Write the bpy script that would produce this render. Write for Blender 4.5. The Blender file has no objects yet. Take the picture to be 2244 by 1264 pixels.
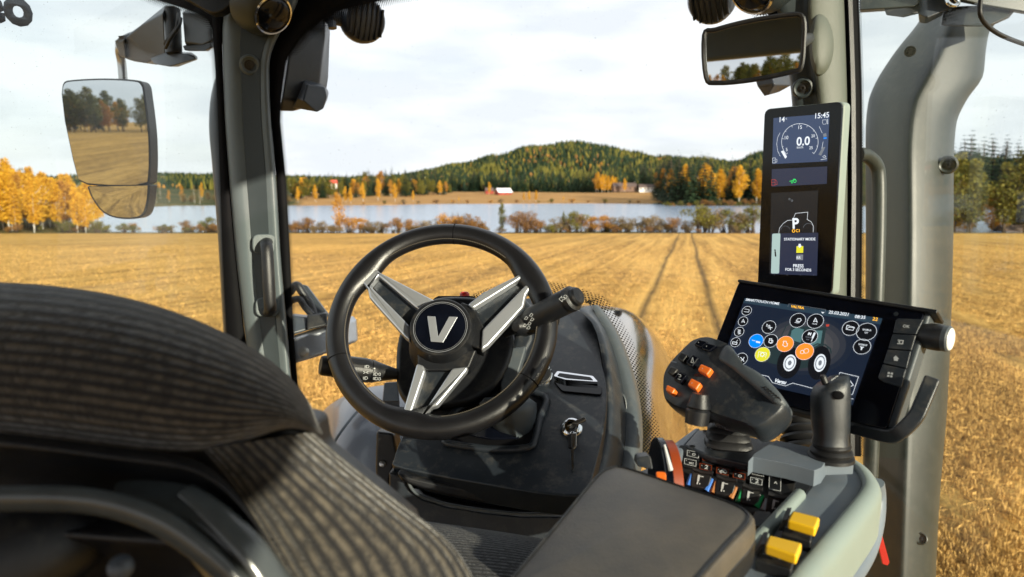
import bpy, bmesh, math, random
from mathutils import Vector, Matrix, noise
R=math.radians
sc=bpy.context.scene
# ---------------------------------------------------------------- camera
FPX,CX,CY=1500.0,1122.0,632.0          # focal length and centre in photo pixels (2244 wide)
PITCH,YAW=R(8.2),R(14.3)
CAM=Vector((0,0,2.7))
F=Vector((-math.sin(YAW)*math.cos(PITCH),math.cos(YAW)*math.cos(PITCH),-math.sin(PITCH)))
RT=Vector((math.cos(YAW),math.sin(YAW),0)); UP=RT.cross(F)
cd=bpy.data.cameras.new('camera'); cam=bpy.data.objects.new('camera',cd); sc.collection.objects.link(cam)
cam.matrix_world=Matrix.Translation(CAM)@Matrix((RT,UP,-F)).transposed().to_4x4()
cd.sensor_width=36; cd.lens=36*FPX/2244; cd.clip_start=0.02; cd.clip_end=9000
cd.dof.use_dof=True; cd.dof.focus_distance=1.2; cd.dof.aperture_fstop=5.6
sc.camera=cam
# ---------------------------------------------------------------- world, sun, exposure
SUN_AZ,SUN_EL=R(128),R(15.5)              # clockwise from the tractor's forward axis (+Y)
w=bpy.data.worlds.new('World'); sc.world=w; w.use_nodes=True
nt=w.node_tree; nt.nodes.clear()
out=nt.nodes.new('ShaderNodeOutputWorld'); bg=nt.nodes.new('ShaderNodeBackground')
sky=nt.nodes.new('ShaderNodeTexSky'); sky.sky_type='NISHITA'; sky.sun_disc=False
sky.sun_elevation=SUN_EL; sky.sun_rotation=SUN_AZ; sky.air_density=1.0; sky.dust_density=2.0
tc=nt.nodes.new('ShaderNodeTexCoord'); mp=nt.nodes.new('ShaderNodeMapping'); mp.inputs['Scale'].default_value=(1.0,1.0,4.5)
nz=nt.nodes.new('ShaderNodeTexNoise'); nz.inputs['Scale'].default_value=2.2; nz.inputs['Detail'].default_value=7; nz.inputs['Roughness'].default_value=.55
cr=nt.nodes.new('ShaderNodeValToRGB'); cr.color_ramp.elements[0].position=.30; cr.color_ramp.elements[0].color=(.78,.78,.78,1)
cr.color_ramp.elements[1].position=.50; cr.color_ramp.elements[1].color=(.97,.97,.97,1)
nz2=nt.nodes.new('ShaderNodeTexNoise'); nz2.inputs['Scale'].default_value=5; nz2.inputs['Detail'].default_value=6
cc=nt.nodes.new('ShaderNodeValToRGB'); cc.color_ramp.elements[0].position=.40; cc.color_ramp.elements[0].color=(5.1,5.35,5.7,1)
cc.color_ramp.elements[1].position=.60; cc.color_ramp.elements[1].color=(6.2,6.35,6.5,1)
mx=nt.nodes.new('ShaderNodeMixRGB')
L=nt.links.new
L(tc.outputs['Generated'],mp.inputs[0]); L(mp.outputs[0],nz.inputs[0]); L(mp.outputs[0],nz2.inputs[0])
L(nz.outputs[0],cr.inputs[0]); L(nz2.outputs[0],cc.inputs[0])
L(cr.outputs[0],mx.inputs[0]); L(sky.outputs[0],mx.inputs[1]); L(cc.outputs[0],mx.inputs[2])
L(mx.outputs[0],bg.inputs[0]); L(bg.outputs[0],out.inputs[0]); bg.inputs[1].default_value=0.10
sd=bpy.data.lights.new('sun','SUN'); sd.energy=4.5; sd.angle=R(.6); sd.color=(1,.88,.70)
so=bpy.data.objects.new('sun',sd); sc.collection.objects.link(so)
SD=Vector((math.sin(SUN_AZ)*math.cos(SUN_EL),math.cos(SUN_AZ)*math.cos(SUN_EL),math.sin(SUN_EL)))
so.rotation_euler=SD.to_track_quat('Z','Y').to_euler(); so.location=(20,-15,12)
vs=sc.view_settings; vs.view_transform='Standard'; vs.look='None'; vs.gamma=1; vs.exposure=0.9; vs.use_curve_mapping=False
sc.cycles.max_bounces=8; sc.cycles.transparent_max_bounces=16; sc.cycles.glossy_bounces=4; sc.cycles.diffuse_bounces=3
sc.cycles.use_denoising=True; sc.cycles.caustics_reflective=False; sc.cycles.caustics_refractive=False
sc.cycles.sample_clamp_indirect=6
# ---------------------------------------------------------------- pixel <-> place
def ray(px,py): return F+RT*((px-CX)/FPX)-UP*((py-CY)/FPX)
def P(px,py,d): return CAM+ray(px,py)*d
def PZ(px,py,z):
    r=ray(px,py); return CAM+r*((z-CAM.z)/r.z)
def PY(px,py,y):
    r=ray(px,py); return CAM+r*(y/r.y)
def PX(px,py,x):
    r=ray(px,py); return CAM+r*(x/r.x)
class Pl:
    """a plane in the place: o a point, n its normal on the viewer's side, u across, v up"""
    def __init__(s,o,n,u=None):
        s.o=o.copy(); s.n=n.normalized()
        u=u if u is not None else Vector((0,0,1)).cross(s.n)
        s.u=(u-s.n*u.dot(s.n)).normalized(); s.v=s.n.cross(s.u)
    def at(s,px,py,off=0):
        r=ray(px,py); o=s.o+s.n*off
        return CAM+r*((o-CAM).dot(s.n)/r.dot(s.n))
    def loc(s,px,py):
        p=s.at(px,py)-s.o; return p.dot(s.u),p.dot(s.v)
    def w(s,a,b,off=0): return s.o+s.u*a+s.v*b+s.n*off
# ---------------------------------------------------------------- materials
M={}
def nn(t,ty,**k):
    n=t.nodes.new(ty)
    for a,b in k.items(): setattr(n,a,b)
    return n
def mat(name,col,rough=.5,metal=0,bump=0,bscale=800,var=.12,vscale=12,coat=0,spec=.5,emit=None,estr=0,dust=0):
    m=bpy.data.materials.new(name); m.use_nodes=True; t=m.node_tree; b=t.nodes['Principled BSDF']
    b.inputs['Roughness'].default_value=rough; b.inputs['Metallic'].default_value=metal
    b.inputs['Specular IOR Level'].default_value=spec; b.inputs['Coat Weight'].default_value=coat; b.inputs['Coat Roughness'].default_value=.05
    co=nn(t,'ShaderNodeTexCoord')
    if var>0:
        n=nn(t,'ShaderNodeTexNoise'); n.inputs['Scale'].default_value=vscale; n.inputs['Detail'].default_value=5; n.inputs['Roughness'].default_value=.6
        t.links.new(co.outputs['Object'],n.inputs[0])
        r=nn(t,'ShaderNodeValToRGB'); r.color_ramp.elements[0].position=.3; r.color_ramp.elements[1].position=.7
        r.color_ramp.elements[0].color=tuple(c*(1-var) for c in col)+(1,); r.color_ramp.elements[1].color=tuple(min(1,c*(1+var)) for c in col)+(1,)
        t.links.new(n.outputs[0],r.inputs[0]); t.links.new(r.outputs[0],b.inputs['Base Color'])
        mr=nn(t,'ShaderNodeMapRange'); mr.inputs[3].default_value=max(.02,rough-.08); mr.inputs[4].default_value=rough+.08
        t.links.new(n.outputs[0],mr.inputs[0]); t.links.new(mr.outputs[0],b.inputs['Roughness'])
    else: b.inputs['Base Color'].default_value=tuple(col)+(1,)
    if dust>0 and var>0:
        ge=nn(t,'ShaderNodeNewGeometry'); sz=nn(t,'ShaderNodeSeparateXYZ'); dn_=nn(t,'ShaderNodeTexNoise'); dn_.inputs['Scale'].default_value=38; dn_.inputs['Detail'].default_value=8; dn_.inputs['Roughness'].default_value=.75
        t.links.new(co.outputs['Object'],dn_.inputs[0]); t.links.new(ge.outputs['Normal'],sz.inputs[0])
        m1=nn(t,'ShaderNodeMapRange'); m1.inputs[1].default_value=.50; m1.inputs[2].default_value=.75; m1.inputs[4].default_value=dust; t.links.new(dn_.outputs[0],m1.inputs[0])
        m2=nn(t,'ShaderNodeMapRange'); m2.inputs[1].default_value=-.1; m2.inputs[2].default_value=.8; m2.inputs[3].default_value=.15; t.links.new(sz.outputs[2],m2.inputs[0])
        m3=nn(t,'ShaderNodeMath',operation='MULTIPLY'); t.links.new(m1.outputs[0],m3.inputs[0]); t.links.new(m2.outputs[0],m3.inputs[1])
        mx_=nn(t,'ShaderNodeMixRGB'); mx_.inputs[2].default_value=(.30,.26,.20,1); t.links.new(m3.outputs[0],mx_.inputs[0]); t.links.new(r.outputs[0],mx_.inputs[1]); t.links.new(mx_.outputs[0],b.inputs['Base Color'])
    if bump>0:
        n=nn(t,'ShaderNodeTexNoise'); n.inputs['Scale'].default_value=bscale; n.inputs['Detail'].default_value=2
        bp=nn(t,'ShaderNodeBump'); bp.inputs['Strength'].default_value=bump; bp.inputs['Distance'].default_value=.001
        t.links.new(co.outputs['Object'],n.inputs[0]); t.links.new(n.outputs[0],bp.inputs['Height']); t.links.new(bp.outputs[0],b.inputs['Normal'])
    if emit: b.inputs['Emission Color'].default_value=tuple(emit)+(1,); b.inputs['Emission Strength'].default_value=estr
    M[name]=m; return m
mat('black_plastic',(.0085,.0095,.012),.40,bump=.25,bscale=1500,spec=.5,dust=0.18)
mat('black_gloss',(.003,.004,.008),.13,var=.3,vscale=25,spec=.32)
mat('shell_highlight',(.060,.068,.070),.22,bump=.3,bscale=60,var=.3,vscale=20)  # paler than the black seat shell, its highlights put into the colour
mat('black_matte',(.003,.003,.004),.75,spec=.15)
mat('rubber',(.008,.008,.009),.5,bump=.2,bscale=400)
mat('dash_plastic',(.017,.022,.029),.36,bump=.3,bscale=1200,var=.25,vscale=9,dust=0.30)
mat('grey_plastic',(.062,.075,.086),.45,bump=.3,bscale=1200,var=.08,dust=0.2)
mat('pillar_grey',(.100,.124,.132),.42,bump=.45,bscale=900,var=.07,dust=0.06)
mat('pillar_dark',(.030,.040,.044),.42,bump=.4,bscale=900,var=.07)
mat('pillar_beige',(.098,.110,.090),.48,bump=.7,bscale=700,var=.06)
mat('console_grey',(.150,.180,.215),.42,bump=.25,bscale=900,var=.07,dust=0.2)
mat('console_light',(.235,.285,.262),.45,bump=.25,bscale=900,var=.05,dust=0.18)
mat('leather',(.007,.007,.0085),.34,bump=.35,bscale=520,var=.2,vscale=20,spec=.6)
mat('thread',(.16,.14,.11),.8,var=0)
mat('silver',(.62,.65,.70),.34,metal=.75,bump=.1,bscale=1800,var=.05)
mat('chrome',(.75,.76,.78),.10,metal=1,var=0)
mat('steel',(.45,.44,.42),.30,metal=1,bump=.3,bscale=300,var=.15)
mat('aluminium',(.42,.44,.48),.32,metal=.8,bump=.5,bscale=120,var=.15)
mat('mirror_glass',(.62,.65,.68),.008,metal=1,var=0)
mat('stack_grey',(.024,.030,.027),.45,bump=.12,bscale=300,var=.14,vscale=5,dust=0.18)
mat('outer_grey',(.045,.055,.070),.35,bump=.25,bscale=200,var=.12,dust=0.2)
mat('fender',(.155,.175,.215),.30,bump=.1,bscale=200,var=.12,vscale=3,coat=.3)
mat('hood',(.30,.22,.14),.10,metal=.85,var=.1,vscale=2,coat=.5)
mat('orange',(.85,.17,.02),.35,var=.06); mat('orange_dark',(.26,.042,.008),.4,var=.06)
mat('yellow',(.86,.50,.015),.32,var=.04); mat('red',(.65,.03,.02),.35,var=0); mat('red_reflector',(.40,.012,.012),.2,var=0,coat=1)
mat('blue_mark',(.06,.20,.65),.4,var=0); mat('green_mark',(.01,.26,.08),.4,var=0); mat('brown_mark',(.40,.16,.05),.4,var=0)
mat('white_mark',(.50,.52,.53),.5,var=0); mat('grey_mark',(.25,.28,.32),.5,var=0); mat('white_knob',(.72,.72,.68),.35,var=.04)
mat('rim_wheel',(.7,.7,.7),.4,var=0)
def em(name,c,s=1.0):
    mat(name,tuple(x*.05 for x in c),.25,var=0,emit=c,estr=s)
em('s_white',(.62,.66,.70),.8); em('s_grey',(.20,.22,.25),.55); em('s_navy',(.006,.010,.020),1.0); em('s_head',(.014,.028,.042),1.0)
em('s_blue',(.0,.17,.66),.9); em('s_orange',(.86,.20,.02),.9); em('s_yellow',(.50,.48,.02),.9); em('s_green',(.02,.55,.10),.9); em('s_red',(.45,.05,.03),.7)
em('s_amber',(.85,.42,.03),.9); em('s_dark',(.004,.0045,.006),1.0); em('s_slate',(.022,.036,.075),1.0); em('s_slate2',(.012,.016,.034),1.0); em('s_paper',(.30,.40,.38),.8)
em('s_tractor',(.012,.022,.024),1.0); em('s_cabglass',(.045,.10,.105),1.0); 
for _k in range(6): em('s_glow%d'%_k,tuple(a+(b-a)*_k/5 for a,b in zip((.008,.012,.021),(.060,.058,.058))),1.0)
em('lit_green',(.03,.75,.12),1.0)
def fabric():
    for name,c1,c2,sc_ in (('rib_fabric',(.016,.016,.018),(.108,.094,.074),1),('weave_fabric',(.010,.010,.012),(.05,.052,.060),1)):
        m=bpy.data.materials.new(name); m.use_nodes=True; t=m.node_tree; b=t.nodes['Principled BSDF']; b.inputs['Roughness'].default_value=.95
        b.inputs['Sheen Weight'].default_value=.25; b.inputs['Sheen Roughness'].default_value=.5; b.inputs['Specular IOR Level'].default_value=.15
        uv=nn(t,'ShaderNodeUVMap'); co=nn(t,'ShaderNodeTexCoord')
        wv=nn(t,'ShaderNodeTexWave'); wv.bands_direction='Y'; wv.inputs['Scale'].default_value=1/math.pi*0+ (.314159*1); wv.inputs['Distortion'].default_value=.9; wv.inputs['Detail'].default_value=2; wv.inputs['Detail Scale'].default_value=1.5
        t.links.new(uv.outputs[0],wv.inputs[0])
        n=nn(t,'ShaderNodeTexNoise'); n.inputs['Scale'].default_value=420; n.inputs['Detail'].default_value=4
        t.links.new(co.outputs['Object'],n.inputs[0])
        n2=nn(t,'ShaderNodeTexNoise'); n2.inputs['Scale'].default_value=130; n2.inputs['Detail'].default_value=4
        t.links.new(co.outputs['Object'],n2.inputs[0])
        a=nn(t,'ShaderNodeMath',operation='MULTIPLY'); t.links.new(wv.outputs['Fac'],a.inputs[0])
        mr=nn(t,'ShaderNodeMapRange'); mr.inputs[1].default_value=.35; mr.inputs[2].default_value=.62; mr.inputs[3].default_value=.25; mr.inputs[4].default_value=1
        t.links.new(n2.outputs[0],mr.inputs[0]); t.links.new(mr.outputs[0],a.inputs[1])
        r=nn(t,'ShaderNodeMixRGB'); r.inputs[1].default_value=c1+(1,); r.inputs[2].default_value=c2+(1,)
        t.links.new(a.outputs[0],r.inputs[0]); t.links.new(r.outputs[0],b.inputs['Base Color'])
        ad=nn(t,'ShaderNodeMath',operation='ADD'); t.links.new(a.outputs[0],ad.inputs[0]); t.links.new(n.outputs[0],ad.inputs[1])
        bp=nn(t,'ShaderNodeBump'); bp.inputs['Strength'].default_value=.8; bp.inputs['Distance'].default_value=.0018
        t.links.new(ad.outputs[0],bp.inputs['Height']); t.links.new(bp.outputs[0],b.inputs['Normal'])
        M[name]=m
fabric()
def vinyl():
    m=mat('vinyl',(.095,.084,.068),.5,var=.0); t=m.node_tree; b=t.nodes['Principled BSDF']
    co=nn(t,'ShaderNodeTexCoord'); n=nn(t,'ShaderNodeTexNoise'); n.inputs['Scale'].default_value=14; n.inputs['Detail'].default_value=6; n.inputs['Roughness'].default_value=.65
    r=nn(t,'ShaderNodeValToRGB'); r.color_ramp.elements[0].position=.3; r.color_ramp.elements[1].position=.72
    r.color_ramp.elements[0].color=(.045,.043,.040,1); r.color_ramp.elements[1].color=(.105,.088,.068,1)
    t.links.new(co.outputs['Object'],n.inputs[0]); t.links.new(n.outputs[0],r.inputs[0]); t.links.new(r.outputs[0],b.inputs['Base Color'])
    n2=nn(t,'ShaderNodeTexNoise'); n2.inputs['Scale'].default_value=500; bp=nn(t,'ShaderNodeBump'); bp.inputs['Strength'].default_value=.4; bp.inputs['Distance'].default_value=.001
    t.links.new(co.outputs['Object'],n2.inputs[0]); t.links.new(n2.outputs[0],bp.inputs['Height']); t.links.new(bp.outputs[0],b.inputs['Normal'])
vinyl()
def glass(name,tint=(.965,.975,.97),dirt=.014,gl=.025):
    """thin window pane: lets light straight through, with a weak reflection and a few dust specks"""
    m=bpy.data.materials.new(name); m.use_nodes=True; t=m.node_tree; t.nodes.clear()
    o=nn(t,'ShaderNodeOutputMaterial'); tr=nn(t,'ShaderNodeBsdfTransparent'); tr.inputs[0].default_value=tint+(1,)
    g=nn(t,'ShaderNodeBsdfGlossy'); g.inputs['Roughness'].default_value=.0; fr=nn(t,'ShaderNodeFresnel'); fr.inputs[0].default_value=1.25
    mm=nn(t,'ShaderNodeMath',operation='MINIMUM'); mm.inputs[1].default_value=gl*4
    m1=nn(t,'ShaderNodeMixShader'); m2=nn(t,'ShaderNodeMixShader'); df=nn(t,'ShaderNodeBsdfDiffuse'); df.inputs[0].default_value=(.55,.52,.46,1)
    t.links.new(fr.outputs[0],mm.inputs[0]); t.links.new(mm.outputs[0],m1.inputs[0]); t.links.new(tr.outputs[0],m1.inputs[1]); t.links.new(g.outputs[0],m1.inputs[2])
    co=nn(t,'ShaderNodeTexCoord'); n=nn(t,'ShaderNodeTexNoise'); n.inputs['Scale'].default_value=230; n.inputs['Detail'].default_value=1
    n3=nn(t,'ShaderNodeTexNoise'); n3.inputs['Scale'].default_value=2.5; n3.inputs['Detail'].default_value=6
    r=nn(t,'ShaderNodeMapRange'); r.inputs[1].default_value=.74; r.inputs[2].default_value=.80; r.inputs[4].default_value=.35
    r2=nn(t,'ShaderNodeMapRange'); r2.inputs[1].default_value=.40; r2.inputs[2].default_value=.8; r2.inputs[4].default_value=dirt
    ad=nn(t,'ShaderNodeMath',operation='ADD')
    t.links.new(co.outputs['Object'],n.inputs[0]); t.links.new(n.outputs[0],r.inputs[0]); t.links.new(co.outputs['Object'],n3.inputs[0]); t.links.new(n3.outputs[0],r2.inputs[0])
    t.links.new(r.outputs[0],ad.inputs[0]); t.links.new(r2.outputs[0],ad.inputs[1])
    t.links.new(ad.outputs[0],m2.inputs[0]); t.links.new(m1.outputs[0],m2.inputs[1]); t.links.new(df.outputs[0],m2.inputs[2]); t.links.new(m2.outputs[0],o.inputs[0])
    M[name]=m
glass('windscreen_glass'); glass('door_glass',(.93,.955,.94),.02,.012)
def frit(name,pitch,r0,r1):
    """black printed dots on glass; UV in metres: u along, v 0 (solid side) .. 1 (clear side) in the z of a second field"""
    m=bpy.data.materials.new(name); m.use_nodes=True; t=m.node_tree; t.nodes.clear()
    o=nn(t,'ShaderNodeOutputMaterial'); tr=nn(t,'ShaderNodeBsdfTransparent'); df=nn(t,'ShaderNodeBsdfDiffuse'); df.inputs[0].default_value=(.012,.012,.012,1)
    ms=nn(t,'ShaderNodeMixShader'); uv=nn(t,'ShaderNodeUVMap'); uv.uv_map='dots'; fv=nn(t,'ShaderNodeUVMap'); fv.uv_map='fade'
    sx=nn(t,'ShaderNodeSeparateXYZ'); sf=nn(t,'ShaderNodeSeparateXYZ'); t.links.new(uv.outputs[0],sx.inputs[0]); t.links.new(fv.outputs[0],sf.inputs[0])
    def mth(op,a,b=None):
        n=nn(t,'ShaderNodeMath',operation=op)
        for i,q in enumerate((a,b)):
            if q is None: continue
            if isinstance(q,(int,float)): n.inputs[i].default_value=q
            else: t.links.new(q,n.inputs[i])
        return n.outputs[0]
    U=mth('MULTIPLY',mth('ADD',sx.outputs[0],sx.outputs[1]),.7071/pitch); V=mth('MULTIPLY',mth('SUBTRACT',sx.outputs[0],sx.outputs[1]),.7071/pitch)
    a=mth('SUBTRACT',mth('FRACT',U),.5); b=mth('SUBTRACT',mth('FRACT',V),.5)
    d=mth('SQRT',mth('ADD',mth('MULTIPLY',a,a),mth('MULTIPLY',b,b)))
    rad=mth('ADD',mth('MULTIPLY',sf.outputs[1],r1-r0),r0)
    k=mth('LESS_THAN',d,rad); t.links.new(k,ms.inputs[0]); t.links.new(tr.outputs[0],ms.inputs[1]); t.links.new(df.outputs[0],ms.inputs[2]); t.links.new(ms.outputs[0],o.inputs[0])
    M[name]=m
frit('frit_fine',.0042,.56,.16); frit('frit_coarse',.0062,.50,.22)
# ---------------------------------------------------------------- mesh builder
def link(o): sc.collection.objects.link(o); return o
def thing(name,label,cat,base,group=None,kind=None):
    o=link(bpy.data.objects.new(name,None)); o.location=base; o.empty_display_size=.05
    o['label']=label; o['category']=cat
    if group: o['group']=group
    if kind: o['kind']=kind
    BASE[o.name]=Vector(base); return o
BASE={}
class MB:
    def __init__(s): s.v=[]; s.f=[]; s.m=[]; s.sm=[]; s.mn=[]; s.uv={}; s.uvn=set(); s.cur='black_plastic'; s.smooth=True
    def use(s,m,smooth=None):
        s.cur=m
        if smooth is not None: s.smooth=smooth
        return s
    def V(s,p): s.v.append(Vector(p)); return len(s.v)-1
    def face(s,idx,uv=None):
        if s.cur not in s.mn: s.mn.append(s.cur)
        s.f.append(tuple(idx)); s.m.append(s.mn.index(s.cur)); s.sm.append(s.smooth)
        if uv: s.uv[len(s.f)-1]=uv
    def poly(s,pts): s.face([s.V(p) for p in pts]); return s
    def prism(s,pts,off):
        """closed prism from outline pts extruded by vector off"""
        a=[s.V(p) for p in pts]; b=[s.V(Vector(p)+off) for p in pts]; n=len(a)
        s.face(a); s.face(b[::-1])
        for i in range(n): j=(i+1)%n; s.face((a[j],a[i],b[i],b[j]))
        return s
    def grid(s,rows,cu=False,cv=False,uv=None):
        ids=[[s.V(p) for p in r] for r in rows]; nr,nc=len(ids),len(ids[0])
        for i in range(nr if cv else nr-1):
            for j in range(nc if cu else nc-1):
                i2=(i+1)%nr; j2=(j+1)%nc
                u=None
                if uv: u={k:[g(i,j),g(i,j+1),g(i+1,j+1),g(i+1,j)] for k,g in uv.items()}
                s.face((ids[i][j],ids[i][j2],ids[i2][j2],ids[i2][j]),u)
        return ids
    def loft(s,secs,caps=True):
        ids=s.grid(secs,cu=True)
        if caps: s.face(ids[0][::-1]); s.face(ids[-1])
        return s
    def tube(s,path,r,n=12,flat=1.0,caps=True,closed=False,upv=None):
        path=[Vector(p) for p in path]; m=len(path); secs=[]; prev=None
        for i,p in enumerate(path):
            if closed: t=(path[(i+1)%m]-path[i-1]).normalized()
            else: t=(path[min(i+1,m-1)]-path[max(i-1,0)]).normalized()
            if prev is None:
                a=upv if upv is not None else (Vector((0,0,1)) if abs(t.z)<.9 else Vector((1,0,0)))
                x=(a-t*a.dot(t)).normalized()
            else: x=(prev-t*prev.dot(t)).normalized()
            prev=x; y=t.cross(x); rr=r[i] if isinstance(r,(list,tuple)) else r
            secs.append([p+x*(rr*math.cos(2*math.pi*k/n))+y*(rr*flat*math.sin(2*math.pi*k/n)) for k in range(n)])
        if closed: s.grid(secs,cu=True,cv=True)
        else: s.loft(secs,caps)
        return s
    def lathe(s,o,ax,prof,n=24,sx=1.0,ux=None):
        ax=Vector(ax).normalized(); a=ux if ux is not None else (Vector((0,0,1)) if abs(ax.z)<.9 else Vector((1,0,0)))
        x=(a-ax*a.dot(ax)).normalized(); y=ax.cross(x)
        secs=[[Vector(o)+ax*h+x*(max(r,1e-5)*math.cos(2*math.pi*k/n))+y*(max(r,1e-5)*sx*math.sin(2*math.pi*k/n)) for k in range(n)] for r,h in prof]
        return s.loft(secs)
    def box(s,c,a,b,h):
        """box centred c with half vectors a,b,h"""
        c=Vector(c); return s.prism([c-a-b-h,c+a-b-h,c+a+b-h,c-a+b-h],h*2)
    def disc(s,pl,px,py,r,off=.0004,n=24,m=None,sy=1):
        if m: s.cur=m
        a,b=pl.loc(px,py); return s.poly([pl.w(a+r*math.cos(2*math.pi*k/n),b+r*sy*math.sin(2*math.pi*k/n),off) for k in range(n)])
    def ring(s,pl,px,py,r,wd,off=.0006,n=28,m=None,a0=0,a1=360,r1=None):
        if m: s.cur=m
        a,b=pl.loc(px,py); full=(a1-a0)>=360; k=n+(0 if full else 1); rows=[[],[]]
        for i in range(k):
            t=R(a0+(a1-a0)*i/n); c,q=math.cos(t),math.sin(t)
            rows[0].append(pl.w(a+(r-wd/2)*c,b+(r-wd/2)*q,off)); rows[1].append(pl.w(a+(r+wd/2)*c,b+(r+wd/2)*q,off))
        s.grid(rows,cu=full); return s
    def line(s,pl,pts,wd,off=.0006,m=None,closed=False,local=False):
        if m: s.cur=m
        q=[Vector((a,b)) for a,b in (pts if local else [pl.loc(*p) for p in pts])]
        n=len(q)
        for i in range(n if closed else n-1):
            a,b=q[i],q[(i+1)%n]; d=(b-a)
            if d.length<1e-7: continue
            d.normalize(); h=Vector((-d.y,d.x))*wd/2; e=d*wd/2
            s.poly([pl.w(*(p),off+.00001*i) for p in ((a-e-h),(b+e-h),(b+e+h),(a-e+h))])
        return s
    def quad(s,pl,pts,off=.0004,m=None):
        if m: s.cur=m
        return s.poly([pl.at(x,y,off) for x,y in pts])
    def text(s,pl,txt,p0,p1,off=.0008,m=None,bold=.0,hs=None,shear=0,flip=False):
        """txt set between two baseline pixels p0,p1 on the plane"""
        if m: s.cur=m
        cu=bpy.data.curves.new('t','FONT'); cu.body=txt; cu.size=1; cu.offset=bold; cu.resolution_u=3; cu.shear=shear
        ob=bpy.data.objects.new('t',cu); me=bpy.data.meshes.new_from_object(ob)
        bpy.data.objects.remove(ob); bpy.data.curves.remove(cu)
        xs=[v.co.x for v in me.vertices]; x0,x1=min(xs),max(xs)
        a=Vector(pl.loc(*p0)); b=Vector(pl.loc(*p1)); d=(b-a); k=d.length/(x1-x0); d.normalize(); h=Vector((-d.y,d.x)); kh=k*(hs or 1)
        base=len(s.v)
        for v in me.vertices:
            q=a+d*((v.co.x-x0)*k)+h*(v.co.y*kh); s.v.append(pl.w(q.x,q.y,off))
        for p in me.polygons: s.face([base+i for i in p.vertices])
        bpy.data.meshes.remove(me); return s
    def build(s,name,parent=None,bevel=0,seg=3,sub=0,sharp=40,label=None,base=None,solid=0,wn=True):
        bs=BASE[parent.name] if parent is not None else Vector(base or (0,0,0))
        me=bpy.data.meshes.new(name); me.from_pydata([tuple(p-bs) for p in s.v],[],s.f); 
        for mn in s.mn: me.materials.append(M[mn])
        me.polygons.foreach_set('material_index',s.m); me.polygons.foreach_set('use_smooth',s.sm)
        if s.uv:
            names=set(k for u in s.uv.values() for k in u)
            for k in sorted(names):
                lay=me.uv_layers.new(name=k)
                for fi,u in s.uv.items():
                    if k in u:
                        for li,c in zip(me.polygons[fi].loop_indices,u[k]): lay.data[li].uv=c
        me.validate(); bm=bmesh.new(); bm.from_mesh(me); bmesh.ops.remove_doubles(bm,verts=bm.verts,dist=1e-6)
        if not s.uv: bmesh.ops.recalc_face_normals(bm,faces=bm.faces)
        bm.to_mesh(me); bm.free()
        if not sub: me.set_sharp_from_angle(angle=R(sharp))
        o=link(bpy.data.objects.new(name,me)); 
        if parent is not None: o.parent=parent; BASE[o.name]=bs
        else: o.location=bs; BASE[o.name]=bs
        if solid:
            q=o.modifiers.new('t','SOLIDIFY'); q.thickness=solid; q.offset=-1
        if bevel:
            q=o.modifiers.new('b','BEVEL'); q.width=bevel; q.segments=seg; q.limit_method='ANGLE'; q.angle_limit=R(35); q.harden_normals=True
        if sub:
            q=o.modifiers.new('s','SUBSURF'); q.levels=sub; q.render_levels=sub
        if label: o['label']=label
        return o
def spl(pts,n=6,closed=False):
    """Catmull-Rom through 2D/3D points"""
    pts=[Vector(p) for p in pts]; m=len(pts); res=[]
    for i in range(m if closed else m-1):
        if closed: a,b,c,d=pts[i-1],pts[i],pts[(i+1)%m],pts[(i+2)%m]
        else: a,b,c,d=pts[max(i-1,0)],pts[i],pts[i+1],pts[min(i+2,m-1)]
        for k in range(n):
            t=k/n; res.append(.5*((2*b)+(c-a)*t+(2*a-5*b+4*c-d)*t*t+(3*b-a-3*c+d)*t**3))
    if not closed: res.append(pts[-1])
    return res
def rr(pl,corners,rad,n=5,off=0):
    """rounded outline through pixel corners on plane"""
    q=[Vector(pl.loc(*c)) for c in corners]; res=[]; m=len(q)
    for i in range(m):
        a,b,c=q[i-1],q[i],q[(i+1)%m]; r_=rad[i] if isinstance(rad,(list,tuple)) else rad
        d1=(a-b).normalized(); d2=(c-b).normalized()
        r_=min(r_,(a-b).length*.48,(c-b).length*.48)
        p,e=b+d1*r_,b+d2*r_
        for k in range(n+1):
            t=k/n; x=(1-t)**2*p+2*t*(1-t)*b+t*t*e; res.append(pl.w(x.x,x.y,off))
    return res
# ================================================================ THE LAND
random.seed(7)
G=Vector((-math.sin(YAW),math.cos(YAW),0))         # the ground falls away along this heading
LAKE_Z=-5.1
HT=[(-3000,25),(-1100,20),(-800,30),(-650,28),(-500,24),(-350,20),(-280,22),(-190,38),(-120,55),(-40,76),(50,98),(125,107),(190,100),(250,86),(320,72),(400,68),(480,60),(535,82),(620,100),(800,90),(1200,60),(3000,40)]
def interp(T,x):
    for (a,b),(c,d) in zip(T,T[1:]):
        if x<=c:
            k=max(0,min(1,(x-a)/(c-a))); k=k*k*(3-2*k); return b+(d-b)*k
    return T[-1][1]
SHORE=[(-2.,300),(-.55,310),(-.45,345),(-.32,345),(-.2,352),(-.1,385),(.1,400),(.2,385),(.23,345),(.4,335),(.6,330),(2,320)]
def sstep(a,b,x):
    k=max(0,min(1,(x-a)/(b-a))); return k*k*(3-2*k)
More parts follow.
